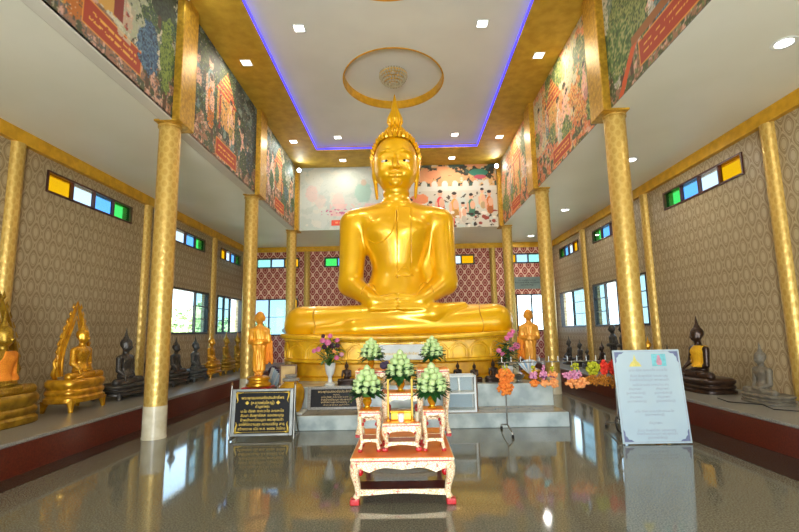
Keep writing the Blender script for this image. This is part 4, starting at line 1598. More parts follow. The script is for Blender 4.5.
def drape(mb, x0, y0, z0, w, L, seed):
    """hanging cloth with vertical folds"""
    rnd = random.Random(seed)
    nx, nz = 15, 10
    vs, fs = [], []
    for side in (0, 1):
        for j in range(nz + 1):
            for i in range(nx + 1):
                f = i / nx
                wob = .018 * math.sin(f * 17 + seed) * (j / nz)
                vs.append((x0 + (f - .5) * w * (1 + .25 * j / nz), y0 + wob + side * .012, z0 - L * j / nz - .02 * math.sin(f * 9)))
    A = (nx + 1) * (nz + 1)
    for side in (0, 1):
        for j in range(nz):
            for i in range(nx):
                q = [side * A + j * (nx + 1) + i, side * A + j * (nx + 1) + i + 1, side * A + (j + 1) * (nx + 1) + i + 1, side * A + (j + 1) * (nx + 1) + i]
                fs.append(q if side == 0 else q[::-1])
    edge = [i for i in range(nx + 1)] + [j * (nx + 1) + nx for j in range(1, nz + 1)] + [nz * (nx + 1) + i for i in reversed(range(nx))] + [j * (nx + 1) for j in reversed(range(1, nz))]
    for a, b in zip(edge, edge[1:] + edge[:1]):
        fs.append((b, a, a + A, b + A))
    mb.add(vs, fs)
    return mb


def monk(loc, H, rz, skin, robe, label, cloth, base_m):
    t = thing('standing_monk_statue', label, 'statue', loc, rz, 'standing monk statues')
    bs = H * .9
    obj('base', MB().lathe([(r * bs, z * bs) for r, z in base_prof], 32), base_m, t, smooth=True)
    k = .175 * bs
    link('body', monk_me, skin, t, (0, 0, k), (0, 0, 0), H)
    link('robe', monk_robe_me, robe, t, (0, 0, k), (0, 0, 0), H)
    obj('alms_bowl', MB().lathe([(0, -.05), (.035, -.047), (.058, -.02), (.06, .005), (.045, .025), (.04, .028)], 20, (0, -.095, .545)), robe, t, smooth=True, loc=(0, 0, k), scale=H)
    if cloth:
        obj('draped_cloth', drape(MB(), cloth * .155, .0, .55, .09, .36, 3 + cloth), 'robe_orange', t, smooth='all', loc=(0, 0, k), scale=H)
    return t


# low red stand for the left figure on the lower step
st = thing('offering_stand', 'low dark red stand under the left standing monk', 'stand', (-2.40, 8.2, .238))
obj('stand_body', MB().bbox(-.27, .27, -.22, .22, 0, .34, .015), 'dark_red_wood', st)
obj('stand_top', MB().bbox(-.3, .3, -.26, .26, .34, .385, .012), 'dark_red_wood', st)
obj('tray', MB().bbox(-.27, .27, -.21, .21, .385, .425, .012), 'dark_red_wood', st)
obj('tray', MB().bbox(-.24, .24, -.18, .18, .425, .452, .01), 'red_lacquer', st)
monk((-2.40, 8.2, .69), 1.12, .15, 'skin_gold', 'monk_orange', 'orange robed standing monk statue left of the pedestal', 1, 'statue_gold')
monk((2.62, 9.25, .628), 1.17, -.1, 'skin_gold', 'skin_gold', 'gold standing monk statue with hanging orange cloth right of the pedestal', -1, 'statue_gold')

# pair of dark standing figures on the right ledge
for y, lb in ((12.35, 'dark standing figure farther from the viewer on the right ledge'), (11.75, 'dark standing figure nearer the viewer on the right ledge')):
    t = thing('standing_figure', lb, 'statue', (5.62, y, PLZ), -PI / 2, 'dark standing figures')
    obj('base', MB().lathe([(r * 1.0, z) for r, z in base_prof], 28), 'bronze', t, smooth=True)
    link('body', monk_me, 'bronze', t, (0, 0, .17), (0, 0, 0), 1.09)
    link('robe', monk_robe_me, 'bronze', t, (0, 0, .17), (0, 0, 0), 1.09)


# ------------------------------------------------------------------ carved altar tables
def scallop(w, h0, h1, n=24):
    """apron outline: flat top, wavy lower edge"""
    out = [(-w, h1)]
    for i in range(n + 1):
        f = i / n
        x = -w + 2 * w * f
        z = h0 + (h1 - h0) * (.45 * abs(math.cos(f * PI * 3)) + (.25 if .4 < f < .6 else 0) * (1 - abs(f - .5) * 10))
        out.append((x, min(z, h1 - .004)))
    out.append((w, h1))
    return out[::-1]


def altar_table(loc, w, d, h, label, shelf=True, top='orange_top', name='altar_table', tall=False):
    t = thing(name, label, 'altar table', loc, 0, 'carved altar tables')
    hw, hd = w / 2, d / 2
    k = min(1.0, w / .9 + .25)
    th = .022 * k + .008
    obj('top_panel', MB().bbox(-hw + .012, hw - .012, -hd + .012, hd - .012, h - .008, h, .003), top, t)
    obj('top_rim', MB().bbox(-hw, hw, -hd, hd, h - th, h - .006, .006), 'cream_gilt', t)
    obj('red_band', MB().box(-hw + .012, hw - .012, -hd + .012, hd - .012, h - th - .012, h - th), 'red_lacquer', t)
    ah = (.095 if not tall else .08) * (k if w < .5 else 1)
    z1 = h - th - .012
    obj('apron', MB().prism([(x, z) for x, z in scallop(hw - .02, z1 - ah, z1)], -hd + .012, -hd + .03, 'XZ'), 'cream_gilt', t)
    obj('apron', MB().prism([(x, z) for x, z in scallop(hw - .02, z1 - ah, z1)], hd - .03, hd - .012, 'XZ'), 'cream_gilt', t)
    for sx in (-1, 1):
        a0, a1 = sorted((sx * (hw - .012), sx * (hw - .03)))
        obj('apron', MB().prism([(x, z) for x, z in scallop(hd - .03, z1 - ah, z1)], a0, a1, 'YZ'), 'cream_gilt', t)
    r = .045 * k
    for sx in (-1, 1):
        for sy in (-1, 1):
            X, Y = sx * (hw - r * .9), sy * (hd - r * .9)
            q = r * .55

            def P(o, z):
                return (X + sx * o, Y + sy * o * .5, z)
            leg = obj('leg', MB().tube([P(-.2 * q, z1), P(.15 * q, z1 - .12 * h), P(.1 * q, h * .62), P(-.9 * q, h * .38), P(-1.1 * q, h * .22), P(-.3 * q, h * .1), P(.3 * q, .05 * k)], [r, r * 1.05, r * .9, r * .68, r * .62, r * .8, r * .95], 8), 'red_lacquer' if (sy > 0 and w > .6) else 'cream_gilt', t, smooth=True)
            obj('foot', MB().bbox(X - r * 1.0, X + r * 1.0, Y - r * .9, Y + r * .9, 0, .055 * k, .01), 'red_lacquer', leg)
            obj('knee_boss', MB().ball((X - sx * 1.1 * r, Y - sy * .6 * r, h * .66), r * .8, 2, (.8, .7, 1.1)), 'red_lacquer', leg, smooth='all')
    if shelf:
        zs = h * .27
        obj('stretcher_shelf', MB().bbox(-hw + .05 * k, hw - .05 * k, -hd + .05 * k, (hd - .05 * k) if w < .6 else -hd + .3, zs, zs + .012, .004), 'dark_red_wood' if w > .6 else 'red_lacquer', t)
        for sy in (-1, 1):
            n = 24
            out = []
            for i in range(n + 1):
                f = i / n
                out.append((-hw + .05 * k + (w - .1 * k) * f, zs - .03 * k + .016 * k * (math.cos(f * 2 * PI) * -.6)))
            out = out + [(hw - .05 * k, zs + .014), (-hw + .05 * k, zs + .014)]
            y = sy * (hd - .05 * k)
            obj('shelf_rail', MB().prism(out, y - .01, y + .01, 'XZ'), 'cream_gilt', t)
    return t


AX0 = .128
altar_table((AX0, 5.2, 0), .98, 1.34, .424, 'large low carved table carrying the whole altar set')
altar_table((-.195, 4.86, .424), .225, .26, .395, 'small carved stand at front left of the altar set', tall=True, name='altar_stand')
altar_table((.447, 4.86, .424), .225, .26, .395, 'small carved stand at front right of the altar set', tall=True, name='altar_stand')
altar_table((.125, 4.87, .424), .39, .27, .272, 'low carved table at the front centre holding the white cup', name='altar_stand')
altar_table((.135, 5.18, .424), .43, .3, .525, 'middle carved table under the central bouquet', tall=True, name='altar_stand')
altar_table((-.215, 5.52, .424), .37, .34, .74, 'tall carved table at back left of the altar set', tall=True, name='altar_stand')
altar_table((.485, 5.52, .424), .37, .34, .74, 'tall carved table at back right of the altar set', tall=True, name='altar_stand')


# ------------------------------------------------------------------ lotus bouquets
bud_me = MB().lathe([(0, -.028), (.018, -.022), (.029, -.003), (.027, .014), (.014, .029), (0, .037)], 12, flute=5, famp=.06).mesh('lotus_bud', 'all')


def leaf_blade(mb, base, d, L, w, droop=.3):
    d = Vector(d).normalized()
    side = d.cross(Vector((0, 0, 1)))
    side = side.normalized() if side.length > 1e-4 else Vector((1, 0, 0))
    up = side.cross(d).normalized()
    b = Vector(base)
    rows = []
    for i, f in enumerate((0, .35, .7, 1)):
        c = b + d * L * f + Vector((0, 0, -droop * L * f * f))
        ww = w * (.35, 1, .8, .02)[i]
        rows.append((c + side * ww + up * w * .15, c - up * w * .1, c - side * ww + up * w * .15))
    vs = [p for r in rows for p in r]
    fs = []
    for i in range(3):
        for k in range(2):
            fs.append((i * 3 + k, i * 3 + k + 1, i * 3 + 3 + k + 1, i * 3 + 3 + k))
    mb.add(vs, fs)


def bouquet(loc, s, label, seed):
    t = thing('lotus_bouquet', label, 'bouquet', loc, 0, 'lotus bud bouquets')
    rnd = random.Random(seed)
    obj('vase', MB().lathe([(.0, 0), (.045, 0), (.048, .008), (.03, .02), (.028, .03), (.046, .06), (.05, .085), (.04, .1), (.05, .115), (.052, .12), (.044, .12), (.04, .1)], 20), 'vase_gold', t, smooth=True, scale=s)
    mb = MB()
    for i in range(110):
        a = rnd.uniform(0, 2 * PI)
        e = rnd.uniform(-.35, .75)
        leaf_blade(mb, (.02 * math.cos(a), .02 * math.sin(a), .15 + rnd.uniform(0, .09)), (math.cos(a), math.sin(a), e), rnd.uniform(.13, .2), rnd.uniform(.024, .04), .22)
    o = obj('leaves', mb, 'leaf', t, smooth='all', scale=s)
    o['kind'] = 'stuff'
    obj('stem_core', MB().lathe([(.03, .1), (.07, .17), (.09, .22), (.06, .32), (.02, .38)], 14), 'leaf_mid', t, smooth=True, scale=s)
    for z, r, n in ((.2, .115, 9), (.26, .105, 8), (.315, .075, 6), (.365, .04, 4), (.405, 0, 1)):
        for k in range(n):
            a = 2 * PI * (k + rnd.uniform(-.15, .15)) / n + z * 9
            d = Vector((math.cos(a) * (r > 0), math.sin(a) * (r > 0), .75)).normalized()
            q = d.to_track_quat('Z', 'Y').to_euler()
            link('lotus_bud', bud_me, 'lotus', t, (r * math.cos(a) * s, r * math.sin(a) * s, z * s), q, s * rnd.uniform(1.2, 1.45))
    return t


bouquet((-.225, 4.87, .819), .98, 'lotus bud bouquet in gold vase on the front left stand', 1)
bouquet((.44, 4.86, .819), 1.0, 'lotus bud bouquet in gold vase on the front right stand', 2)
bouquet((.115, 5.16, .949), 1.0, 'lotus bud bouquet on the central table of the altar', 3)
bouquet((-.23, 5.53, 1.164), .82, 'lotus bud bouquet on the tall back left table', 4)
bouquet((.49, 5.5, 1.164), .84, 'lotus bud bouquet on the tall back right table', 5)
# candles, cup, tray, glass on the altar
for x, lb in ((-.01, 'tall yellow candle left of the white cup'), (.235, 'tall yellow candle right of the white cup')):
    t = thing('candle', lb, 'candle', (x, 4.86, .696), 0, 'altar candles')
    obj('candle_holder', MB().lathe([(.025, 0), (.025, .008), (.008, .014), (.008, .03), (.016, .036), (.016, .042), (0, .042)], 16), 'vase_gold', t, smooth=True)
    obj('wax', MB().lathe([(.011, .04), (.0105, .41), (.006, .416), (0, .417)], 14), 'candle', t, smooth=True)
    obj('wick', MB().tube([(0, 0, .415), (.002, 0, .43)], .0015, 5), 'black', t)
t = thing('offering_cup', 'small white cup at the front centre of the altar', 'cup', (.12, 4.80, .696))
obj('cup_wall', MB().lathe([(.0, 0), (.026, 0), (.03, .02), (.036, .075), (.033, .075), (.027, .02), (0, .012)], 20), 'white_china', t, smooth=True)
obj('sand', MB().lathe([(0, .058), (.031, .058), (.031, .05)], 16), 'paper', t)
tag(obj('gold_box', MB().bbox(-.105, .105, -.04, .04, 0, .075, .008).bbox(-.112, .112, -.046, .046, .075, .09, .005), 'vase_gold', None, loc=(.12, 4.93, .696)), 'oblong gold box behind the white cup on the altar', 'box')
tag(obj('drinking_glass', MB().lathe([(0, 0), (.02, 0), (.024, .09), (.022, .09), (.018, .006), (0, .006)], 18), 'crystal', None, smooth=True, loc=(.285, 4.83, .696)), 'small clear glass beside the right candle', 'glass')
tag(obj('blue_offering', MB().ball((0, 0, .045), .05, 2, (1, .8, .9)).ball((.03, .01, .07), .03, 2), 'cloth_dark', None, smooth='all', loc=(-.075, 5.41, 1.164)), 'small violet wrapped offering beside the back left bouquet', 'offering')


# ------------------------------------------------------------------ lettering
def lettering(parent, txt, x, z, size, m, y, name='lettering', ext=.0015):
    cu = bpy.data.curves.new(name, 'FONT')
    cu.body = txt
    cu.size = size
    cu.align_x = 'CENTER'
    cu.extrude = ext
    cu.resolution_u = 2
    tmp = bpy.data.objects.new(name, cu)
    COL.objects.link(tmp)
    dg = bpy.context.evaluated_depsgraph_get()
    me = bpy.data.meshes.new_from_object(tmp.evaluated_get(dg))
    bpy.data.objects.remove(tmp)
    bpy.data.curves.remove(cu)
    if len(me.vertices) == 0:
        return None
    me.materials.clear()
    o = link(name, me, m, parent, (x, y, z), (PI / 2, 0, 0))
    o['kind'] = 'stuff'
    return o


def fit_lettering(parent, txt, x, z, width, hmax, m, y):
    o = lettering(parent, txt, x, z, .1, m, y)
    if o is None:
        return
    xs = [v.co.x for v in o.data.vertices]
    k = min(width / (max(xs) - min(xs)), hmax / .1)
    o.scale = (k, k, 1)


TH = ['พระพุทธมงคลชัยประสิทธิ์พร', '(หลวงพ่อใหญ่)', 'คำบูชาพระ', 'นะโม ตัสสะ ภะคะวะโต อะระหะโต', 'สัมมา สัมพุทธัสสะ ขอเดชะบุญ', 'ข้าพเจ้าขอน้อมบูชา พระพุทธเจ้า', 'ขอให้มีความสุข ความเจริญ สาธุ', 'สร้างถวาย เมื่อ พ.ศ. ๒๕๕๒ วัดไทย']
# standing sign on the left
sg = thing('standing_sign', 'black sign with gold lettering in a steel stand at left', 'sign', (-2.06, 7.32, 0), .02)
lean = .1
pan = obj('panel', MB().bbox(-.42, .42, -.012, .012, .0, .62, .004), 'black', sg, loc=(0, 0, .085), rot=(-lean, 0, 0))
fr = MB()
for a in ((-.475, -.42, .0, .70), (.42, .475, .0, .70)):
    fr.bbox(a[0], a[1], -.02, .02, a[2] - .04, a[3] - .04, .006)
fr.bbox(-.42, .42, -.02, .02, .62, .66, .006).bbox(-.42, .42, -.02, .02, -.04, .0, .006)
obj('frame', fr, 'chrome', sg, loc=(0, 0, .085), rot=(-lean, 0, 0))
for sx in (-1, 1):
    po = obj('post', MB().tube([(sx * .495, -.01, 0), (sx * .495, .075, .80)], .016, 12), 'chrome', sg, smooth=True)
    obj('post_knob', MB().lathe([(.012, 0), (.022, .01), (.024, .025), (.014, .04), (.006, .05), (0, .055)], 14, (sx * .495, .075, .795)), 'wood_frame', po, smooth='all')
    obj('brace', MB().tube([(sx * .49, .05, .5), (sx * .49, .36, .015)], .012, 10), 'chrome', sg, smooth=True)
    obj('foot_bar', MB().tube([(sx * .49, -.02, .014), (sx * .49, .38, .014)], .014, 10), 'chrome', sg, smooth=True)
rows = ((.505, .1, .66, 0), (.43, .085, .36, 1), (.375, .055, .22, 2), (.31, .062, .66, 3), (.245, .062, .66, 4), (.18, .062, .66, 5), (.115, .062, .7, 6), (.05, .055, .74, 7))
for z, hm, w, i in rows:
    fit_lettering(pan, TH[i], 0, z, w, hm, 'letter_gold', -.014)
for sx in (-1, 1):
    q = MB()
    q.prism([(sx * .24 + .03 * math.cos(PI * k / 2) * (.4 if k % 2 else 1), .45 + .03 * math.sin(PI * k / 2)) for k in range(4)], -.0135, -.012, 'XZ')
    obj('ornament', q, 'letter_gold', pan)
    for sz, zc in ((1, .0), (-1, .62)):
        obj('corner_ornament', MB().tube([(sx * .405, -.013, zc + sz * .015), (sx * .40, -.013, zc + sz * .08), (sx * .385, -.013, zc + sz * .13), (sx * .40, -.013, zc + sz * .17)], [.018, .014, .01, .003], 6).tube([(sx * .405, -.013, zc + sz * .015), (sx * .35, -.013, zc + sz * .02), (sx * .3, -.013, zc + sz * .012)], [.016, .009, .003], 6), 'letter_gold', pan, smooth='all')
dz = MB()
for k in range(26):
    dz.bbox(-.34 + k * .027, -.325 + k * .027, -.0135, -.012, .6, .607, .001).bbox(-.34 + k * .027, -.325 + k * .027, -.0135, -.012, .016, .023, .001)
obj('dotted_border', dz, 'letter_gold', pan)

# stone plaque leaning on the upper step
pl = thing('stone_plaque', 'brown black engraved plaque leaning against the upper step', 'plaque', (-1.08, 8.44, .238))
pb = obj('slab', MB().bbox(-.46, .46, -.012, .012, .045, .35, .004), 'black', pl, rot=(-.16, 0, 0))
fr = MB().bbox(-.52, -.46, -.02, .016, .0, .4, .006).bbox(.46, .52, -.02, .016, .0, .4, .006).bbox(-.46, .46, -.02, .016, .35, .4, .006).bbox(-.46, .46, -.02, .016, .0, .045, .006)
obj('frame', fr, 'plinth_top', pl, rot=(-.16, 0, 0))
for z, hm, w, i in ((.29, .06, .78, 0), (.245, .03, .16, 2), (.2, .045, .78, 3), (.155, .045, .78, 5), (.112, .045, .6, 6), (.068, .035, .8, 7)):
    fit_lettering(pb, TH[i], 0, z, w, hm, 'paper', -.014)

# white notice board on the right
nb = thing('notice_board', 'tall white printed notice board on an easel at right', 'notice board', (3.6, 6.62, .0), .0)
bd = obj('board', MB().bbox(-.48, .46, -.012, .012, .0, 1.26, .004), 'board_white', nb, rot=(-.09, 0, 0), loc=(0, 0, .012))
obj('edge_line', MB().box(-.462, -.456, -.0135, -.012, .02, 1.24).box(.436, .442, -.0135, -.012, .02, 1.24).box(-.456, .436, -.0135, -.012, .02, .026).box(-.456, .436, -.0135, -.012, 1.234, 1.24), 'grey_ink', bd)
for sx, cx_ in ((1, -.455), (-1, .435)):
    for sz, cz in ((1, .027), (-1, 1.233)):
        obj('corner_ornament', MB().prism([(cx_, cz), (cx_ + sx * .13, cz), (cx_ + sx * .1, cz + sz * .025), (cx_ + sx * .06, cz + sz * .03), (cx_ + sx * .045, cz + sz * .06), (cx_ + sx * .022, cz + sz * .08), (cx_ + sx * .02, cz + sz * .13), (cx_, cz + sz * .16)], -.0135, -.012, 'XZ'), 'navy', bd)
em = obj('emblem', MB().prism([(-.27, 1.03), (-.09, 1.03), (-.12, 1.08), (-.155, 1.11), (-.18, 1.2), (-.205, 1.11), (-.24, 1.08)], -.0136, -.012, 'XZ'), 'pale_yellow', bd)
em2 = obj('emblem', MB().box(.06, .26, -.0136, -.012, 1.03, 1.2), 'aqua', bd)
obj('emblem_figure', MB().prism([(.13, 1.045), (.19, 1.045), (.2, 1.09), (.185, 1.13), (.175, 1.185), (.145, 1.185), (.135, 1.13), (.12, 1.09)], -.0142, -.0136, 'XZ'), 'pale_pink', em2)
for z, w, x, i in ((.965, .74, -.01, 3), (.885, .7, -.01, 4), (.83, .78, -.01, 5), (.765, .5, .0, 6), (.71, .28, -.22, 2), (.655, .28, -.22, 1), (.60, .3, -.22, 2), (.545, .3, -.22, 1), (.71, .2, .16, 2), (.655, .24, .16, 1), (.60, .24, .16, 2), (.545, .26, .18, 1), (.41, .58, 0, 3), (.365, .36, 0, 1), (.255, .28, 0, 2), (.16, .76, 0, 4), (.115, .72, 0, 5), (.065, .36, 0, 1)):
    fit_lettering(bd, TH[i], x, z, w, .045, 'grey_ink', -.0142)
for sx in (-1, 1):
    obj('easel_leg', MB().tube([(sx * .3, .06, .55), (sx * .3, .4, .012)], .012, 8), 'black', nb, smooth=True)
obj('easel_bar', MB().tube([(-.42, .2, .4), (.42, .2, .4)], .01, 8), 'black', nb, smooth=True)
obj('easel_hook', MB().tube([(-.49, .02, .33), (-.53, .02, .37), (-.55, .02, .3), (-.53, .02, .2), (-.48, .02, .15), (-.46, .05, .15)], .014, 8), 'black', nb, smooth=True)

# small grey sign on the back wall
gs = thing('wall_sign', 'pale grey lettered sign on the red back wall', 'sign', (5.26, DB - .03, 3.23))
gp = obj('panel', MB().bbox(-.56, .58, -.0, .03, 0, .5, .006), 'grey_sign', gs)
for z, w in ((.34, .7), (.24, 1.0), (.14, .5)):
    fit_lettering(gp, TH[4 if w > .6 else 1], 0, z, w, .1, 'dark_frame', -.002)
fit_lettering(None or bpy.data.objects['donor_plaque'], TH[0], 0.01, .1, .8, .16, 'letter_gold', -.032)


# ------------------------------------------------------------------ things on the steps
t = thing('glazed_jar', 'mustard gold jar with a flat lid left of the stone plaque', 'jar', (-1.82, 8.14, .238))
obj('tile', MB().bbox(-.2, .24, -.2, .2, 0, .035, .008), 'white_china', t)
obj('jar_body', MB().lathe([(0, .035), (.16, .035), (.2, .1), (.235, .26), (.235, .38), (.19, .47), (.13, .51), (.12, .53), (.135, .545)], 36), 'jar_gold', t, smooth=True)
obj('lid', MB().lathe([(.14, .545), (.15, .56), (.14, .585), (.09, .6), (.1, .62), (.11, .635), (.1, .65), (0, .655)], 30), 'plinth_top', t, smooth=True)
t = thing('framed_picture', 'tan picture in a thin wooden frame leaning by the pedestal', 'picture', (-2.03, 8.75, .628), .12)
e = obj('frame', MB().bbox(-.16, .16, -.012, .012, 0, .03, .004).bbox(-.16, .16, -.012, .012, .36, .39, .004).bbox(-.16, -.13, -.012, .012, .03, .36, .004).bbox(.13, .16, -.012, .012, .03, .36, .004), 'wood_frame', t, rot=(-.2, 0, 0))
obj('picture', MB().box(-.13, .13, -.004, .008, .03, .36), 'paper', t, rot=(-.2, 0, 0))
t = thing('paper_stack', 'fanned white and blue papers beside the framed picture', 'papers', (-2.42, 8.82, .628), .5)
for k in range(6):
    obj('sheet', MB().box(-.012 + .026 * k, -.004 + .026 * k, -.11, .11, 0, .34 - .02 * k), ('white_paint', 'blue_cloth', 'board_white')[k % 3], t, rot=(0, .3 + .04 * k, 0))
tag(obj('cloth_bundle', MB().ball((0, 0, .13), .17, 2, (1.1, .9, .8)).ball((.16, .05, .1), .12, 2, (1, 1, .85)).ball((-.13, -.03, .22), .1, 2), 'cloth_dark', None, smooth='all', loc=(-2.38, 9.5, .628)), 'dark plum cloth bundle beside the left end of the pedestal', 'cloth')
tag(obj('pale_cushion', MB().ball((0, 0, .08), .16, 3, (1.1, .8, .5)), 'blue_cloth', None, smooth='all', loc=(-2.44, 10.45, 1.58)), 'pale cloth pad on the left corner of the pedestal', 'cloth')

# little seated bronzes on the platform
for x, y, s, lb in ((-.935, 8.78, .066, 'small dark bronze with pointed crown behind the stone plaque'), (-.5, 8.85, .055, 'small dark bronze beside the left bouquets'),
                    (1.15, 8.95, .058, 'leftmost small dark bronze behind the white display case'), (1.45, 8.86, .056, 'middle small dark bronze beside the display case'), (1.80, 8.84, .063, 'rightmost small dark bronze on the marble platform')):
    seated((x, y, .628), 0, s, .07 if s < .06 else .085, 'bronze_brown', lb, group='small bronzes on the platform', name='small_bronze_statue', pose='earth', robe=None)

# white glazed display case on the lower step
t = thing('display_case', 'white framed glass display case on the lower step', 'display case', (1.08, 8.14, .238))
w, d_, h = .25, .16, .60
fr = MB()
for sx in (-1, 1):
    for sy in (-1, 1):
        fr.bbox(sx * w - .016, sx * w + .016, sy * d_ - .016, sy * d_ + .016, 0, h, .004)
for z in (.0, h - .03):
    fr.bbox(-w, w, -d_ - .016, -d_ + .016, z, z + .03, .004).bbox(-w, w, d_ - .016, d_ + .016, z, z + .03, .004)
    fr.bbox(-w - .016, -w + .016, -d_, d_, z, z + .03, .004).bbox(w - .016, w + .016, -d_, d_, z, z + .03, .004)
obj('case_frame', fr, 'white_paint', t)
obj('shelf', MB().box(-w, w, -d_, d_, .29, .315), 'white_paint', t)
obj('case_floor', MB().box(-w, w, -d_, d_, .005, .028), 'white_paint', t)
obj('back_panel', MB().box(-w, w, d_ - .006, d_ + .004, .03, h - .03), 'board_white', t)
for z0, z1 in ((.03, .285), (.32, h - .03)):
    obj('glass_pane', MB().box(-w + .016, w - .016, -d_ - .002, -d_ + .002, z0, z1), 'pane_clear', t)
for sx in (-1, 1):
    obj('glass_pane', MB().box(sx * w - .002, sx * w + .002, -d_ + .016, d_ - .016, .03, h - .03), 'pane_clear', t)
obj('divider', MB().box(-.02, .012, -.02, 0, .315, h - .03), 'steel', t)
tag(obj('thin_post', MB().tube([(0, 0, 0), (0, 0, .64)], .013, 10).lathe([(.03, 0), (.03, .01), (.013, .02)], 16), 'wood_frame', None, smooth=True, loc=(1.375, 8.1, .238)), 'thin brown post right of the display case', 'post')

# ------------------------------------------------------------------ artificial flowers in vases
flower_me = MB()
for k in range(7):
    a = 2 * PI * k / 7
    flower_me.ball((.028 * math.cos(a), .028 * math.sin(a), .004), .024, 1, (1, 1, .7))
for k in range(5):
    a = 2 * PI * k / 5 + .3
    flower_me.ball((.014 * math.cos(a), .014 * math.sin(a), .02), .018, 1, (1, 1, .9))
flower_me = flower_me.mesh('flower_head', 'all')


def flower_vase(loc, label, heads, vase, seed, leafm='leaf_mid'):
    t = thing('flower_vase', label, 'flower vase', loc, 0, 'vases of pink flowers')
    rnd = random.Random(seed)
    vz = .4 if vase else .3
    if vase:
        obj('vase', MB().lathe([(0, 0), (.1, 0), (.1, .02), (.05, .05), (.035, .12), (.04, .16), (.07, .2), (.095, .3), (.1, .38), (.112, .4), (.1, .4), (.085, .37)], 28), 'white_china', t, smooth=True)
    else:
        obj('vase', MB().lathe([(0, 0), (.08, 0), (.085, .02), (.06, .06), (.09, .16), (.11, .24), (.1, .3), (.09, .3), (.08, .28)], 28), 'white_china', t, smooth=True)
    mb = MB()
    for i in range(130 if not vase else 100):
        a = rnd.uniform(0, 2 * PI)
        rr = rnd.uniform(0, .16)
        leaf_blade(mb, (rr * math.cos(a), rr * math.sin(a), vz + rnd.uniform(0, .42)), (math.cos(a), math.sin(a), rnd.uniform(-.3, .8)), rnd.uniform(.1, .17), rnd.uniform(.024, .042), .35)
    o = obj('leaves', mb, leafm, t, smooth='all')
    o['kind'] = 'stuff'
    for (x, z, m, s) in heads:
        y = -rnd.uniform(.06, .16)
        q = Vector((x * .8, -1.0, .45)).normalized().to_track_quat('Z', 'Y').to_euler()
        link('flower', flower_me, m, t, (x, y, z), q, s)
        obj('stem', MB().tube([(x, y + .02, z - .01), (x * .5, y * .4, (z + vz) / 2), (0, 0, vz - .03)], .006, 5), 'leaf', t)
    return t


flower_vase((-1.25, 8.8, .628), 'white vase of pink and plum flowers left of the altar', [(-.2, .66, 'pink', 1.1), (-.29, .63, 'pink', .95), (-.12, .82, 'pink', 1.1), (-.02, .78, 'pink', 1.3), (.02, .9, 'pink', 1.0), (.14, .82, 'pink', 1.0), (-.09, .7, 'plum', 1.1), (.06, .72, 'plum', 1.1), (.16, .72, 'plum', .9), (.14, .5, 'pink', 1.0), (.24, .56, 'pale_pink', .9), (.1, .62, 'peach', .8), (-.12, .9, 'plum', .8)], True, 5)
flower_vase((2.05, 8.75, .628), 'vase of pink flowers and broad leaves right of the pedestal', [(.07, .86, 'pink', 1.3), (.0, .8, 'pink', 1.0), (.17, .66, 'pink', 1.4), (.08, .6, 'pink', 1.1), (-.17, .58, 'pink', 1.0), (-.1, .52, 'pink', .9), (.12, .92, 'pink', .9)], False, 9, 'leaf')
# silver bowl and striped cloth right of the flowers
tag(obj('silver_bowl', MB().lathe([(0, 0), (.06, 0), (.065, .01), (.03, .03), (.03, .05), (.09, .09), (.115, .14), (.105, .14), (.06, .09), (0, .075)], 28), 'chrome', None, smooth=True, loc=(2.22, 8.64, .628)), 'small silver footed bowl on the edge of the platform', 'bowl')
t = thing('striped_fan', 'blue and white striped fan leaning above the silver bowl', 'fan', (2.43, 8.64, .76), -.1)
for k in range(7):
    a = -.65 + k * .2
    obj('fan_blade', MB().prism([(.02 * math.cos(a), .02 * math.sin(a)), (.28 * math.cos(a - .09), .28 * math.sin(a - .09)), (.28 * math.cos(a + .09), .28 * math.sin(a + .09))], -.004 + .003 * (k % 2), .002 + .003 * (k % 2), 'XZ'), ('blue_cloth', 'white_paint')[k % 2], t, rot=(.1, -1.75, 0))

# ------------------------------------------------------------------ garland rack
rk = thing('garland_rack', 'thin steel rack with a long rail for flower garlands', 'rack', (1.72, 7.3, 0))
obj('rail', MB().tube([(-.12, 0, 1.085), (1.72, 0, 1.085)], .009, 8), 'steel', rk, smooth=True)
for k in range(13):
    x = -.06 + k * .145
    obj('peg', MB().tube([(x, 0, 1.085), (x, 0, 1.17)], .006, 6), 'white_paint', rk, smooth=True)
for x, y0 in ((-.02, .0), (1.66, 0)):
    obj('post', MB().tube([(x, 0, 1.085), (x, 0, .16)], .011, 8), 'steel', rk, smooth=True)
    obj('foot', MB().tube([(x, .46, .02), (x, .45, .075), (x, .0, .16), (x + .03, -.17, .075), (x + .035, -.18, .02)], .011, 8), 'steel', rk, smooth=True)
    for fx, fy in ((x, .46), (x + .035, -.18)):
        obj('foot_cap', MB().lathe([(.02, 0), (.022, .02), (.014, .045), (0, .05)], 12, (fx, fy, 0)), 'black', rk, smooth=True)


def clump(rnd, n, cx, cz, rx, ry, rz, r):
    mb = MB()
    for i in range(n):
        while True:
            u = Vector((rnd.uniform(-1, 1), rnd.uniform(-1, 1), rnd.uniform(-1, 1)))
            if u.length < 1:
                break
        mb.ball((cx + u.x * rx, u.y * ry, cz + u.z * rz), r * rnd.uniform(.75, 1.2), 1)
    return mb


def garland(x, label, parts, seed):
    """parts: (name, material, n, dx, dz, rx, ry, rz, r) hanging under the rail"""
    t = thing('flower_garland', label, 'garland', (x, 7.285, 1.085), 0, 'flower garlands on the rack')
    rnd = random.Random(seed)
    obj('string', MB().tube([(0, 0, 0.005), (0, 0, parts[0][4] + .02)], .004, 5), 'white_paint', t)
    for nm, m, n, dx, dz, rx, ry, rz, r in parts:
        o = obj(nm, clump(rnd, n, dx, dz, rx, ry, rz, r), m, t, smooth='all')
        o['kind'] = 'stuff'


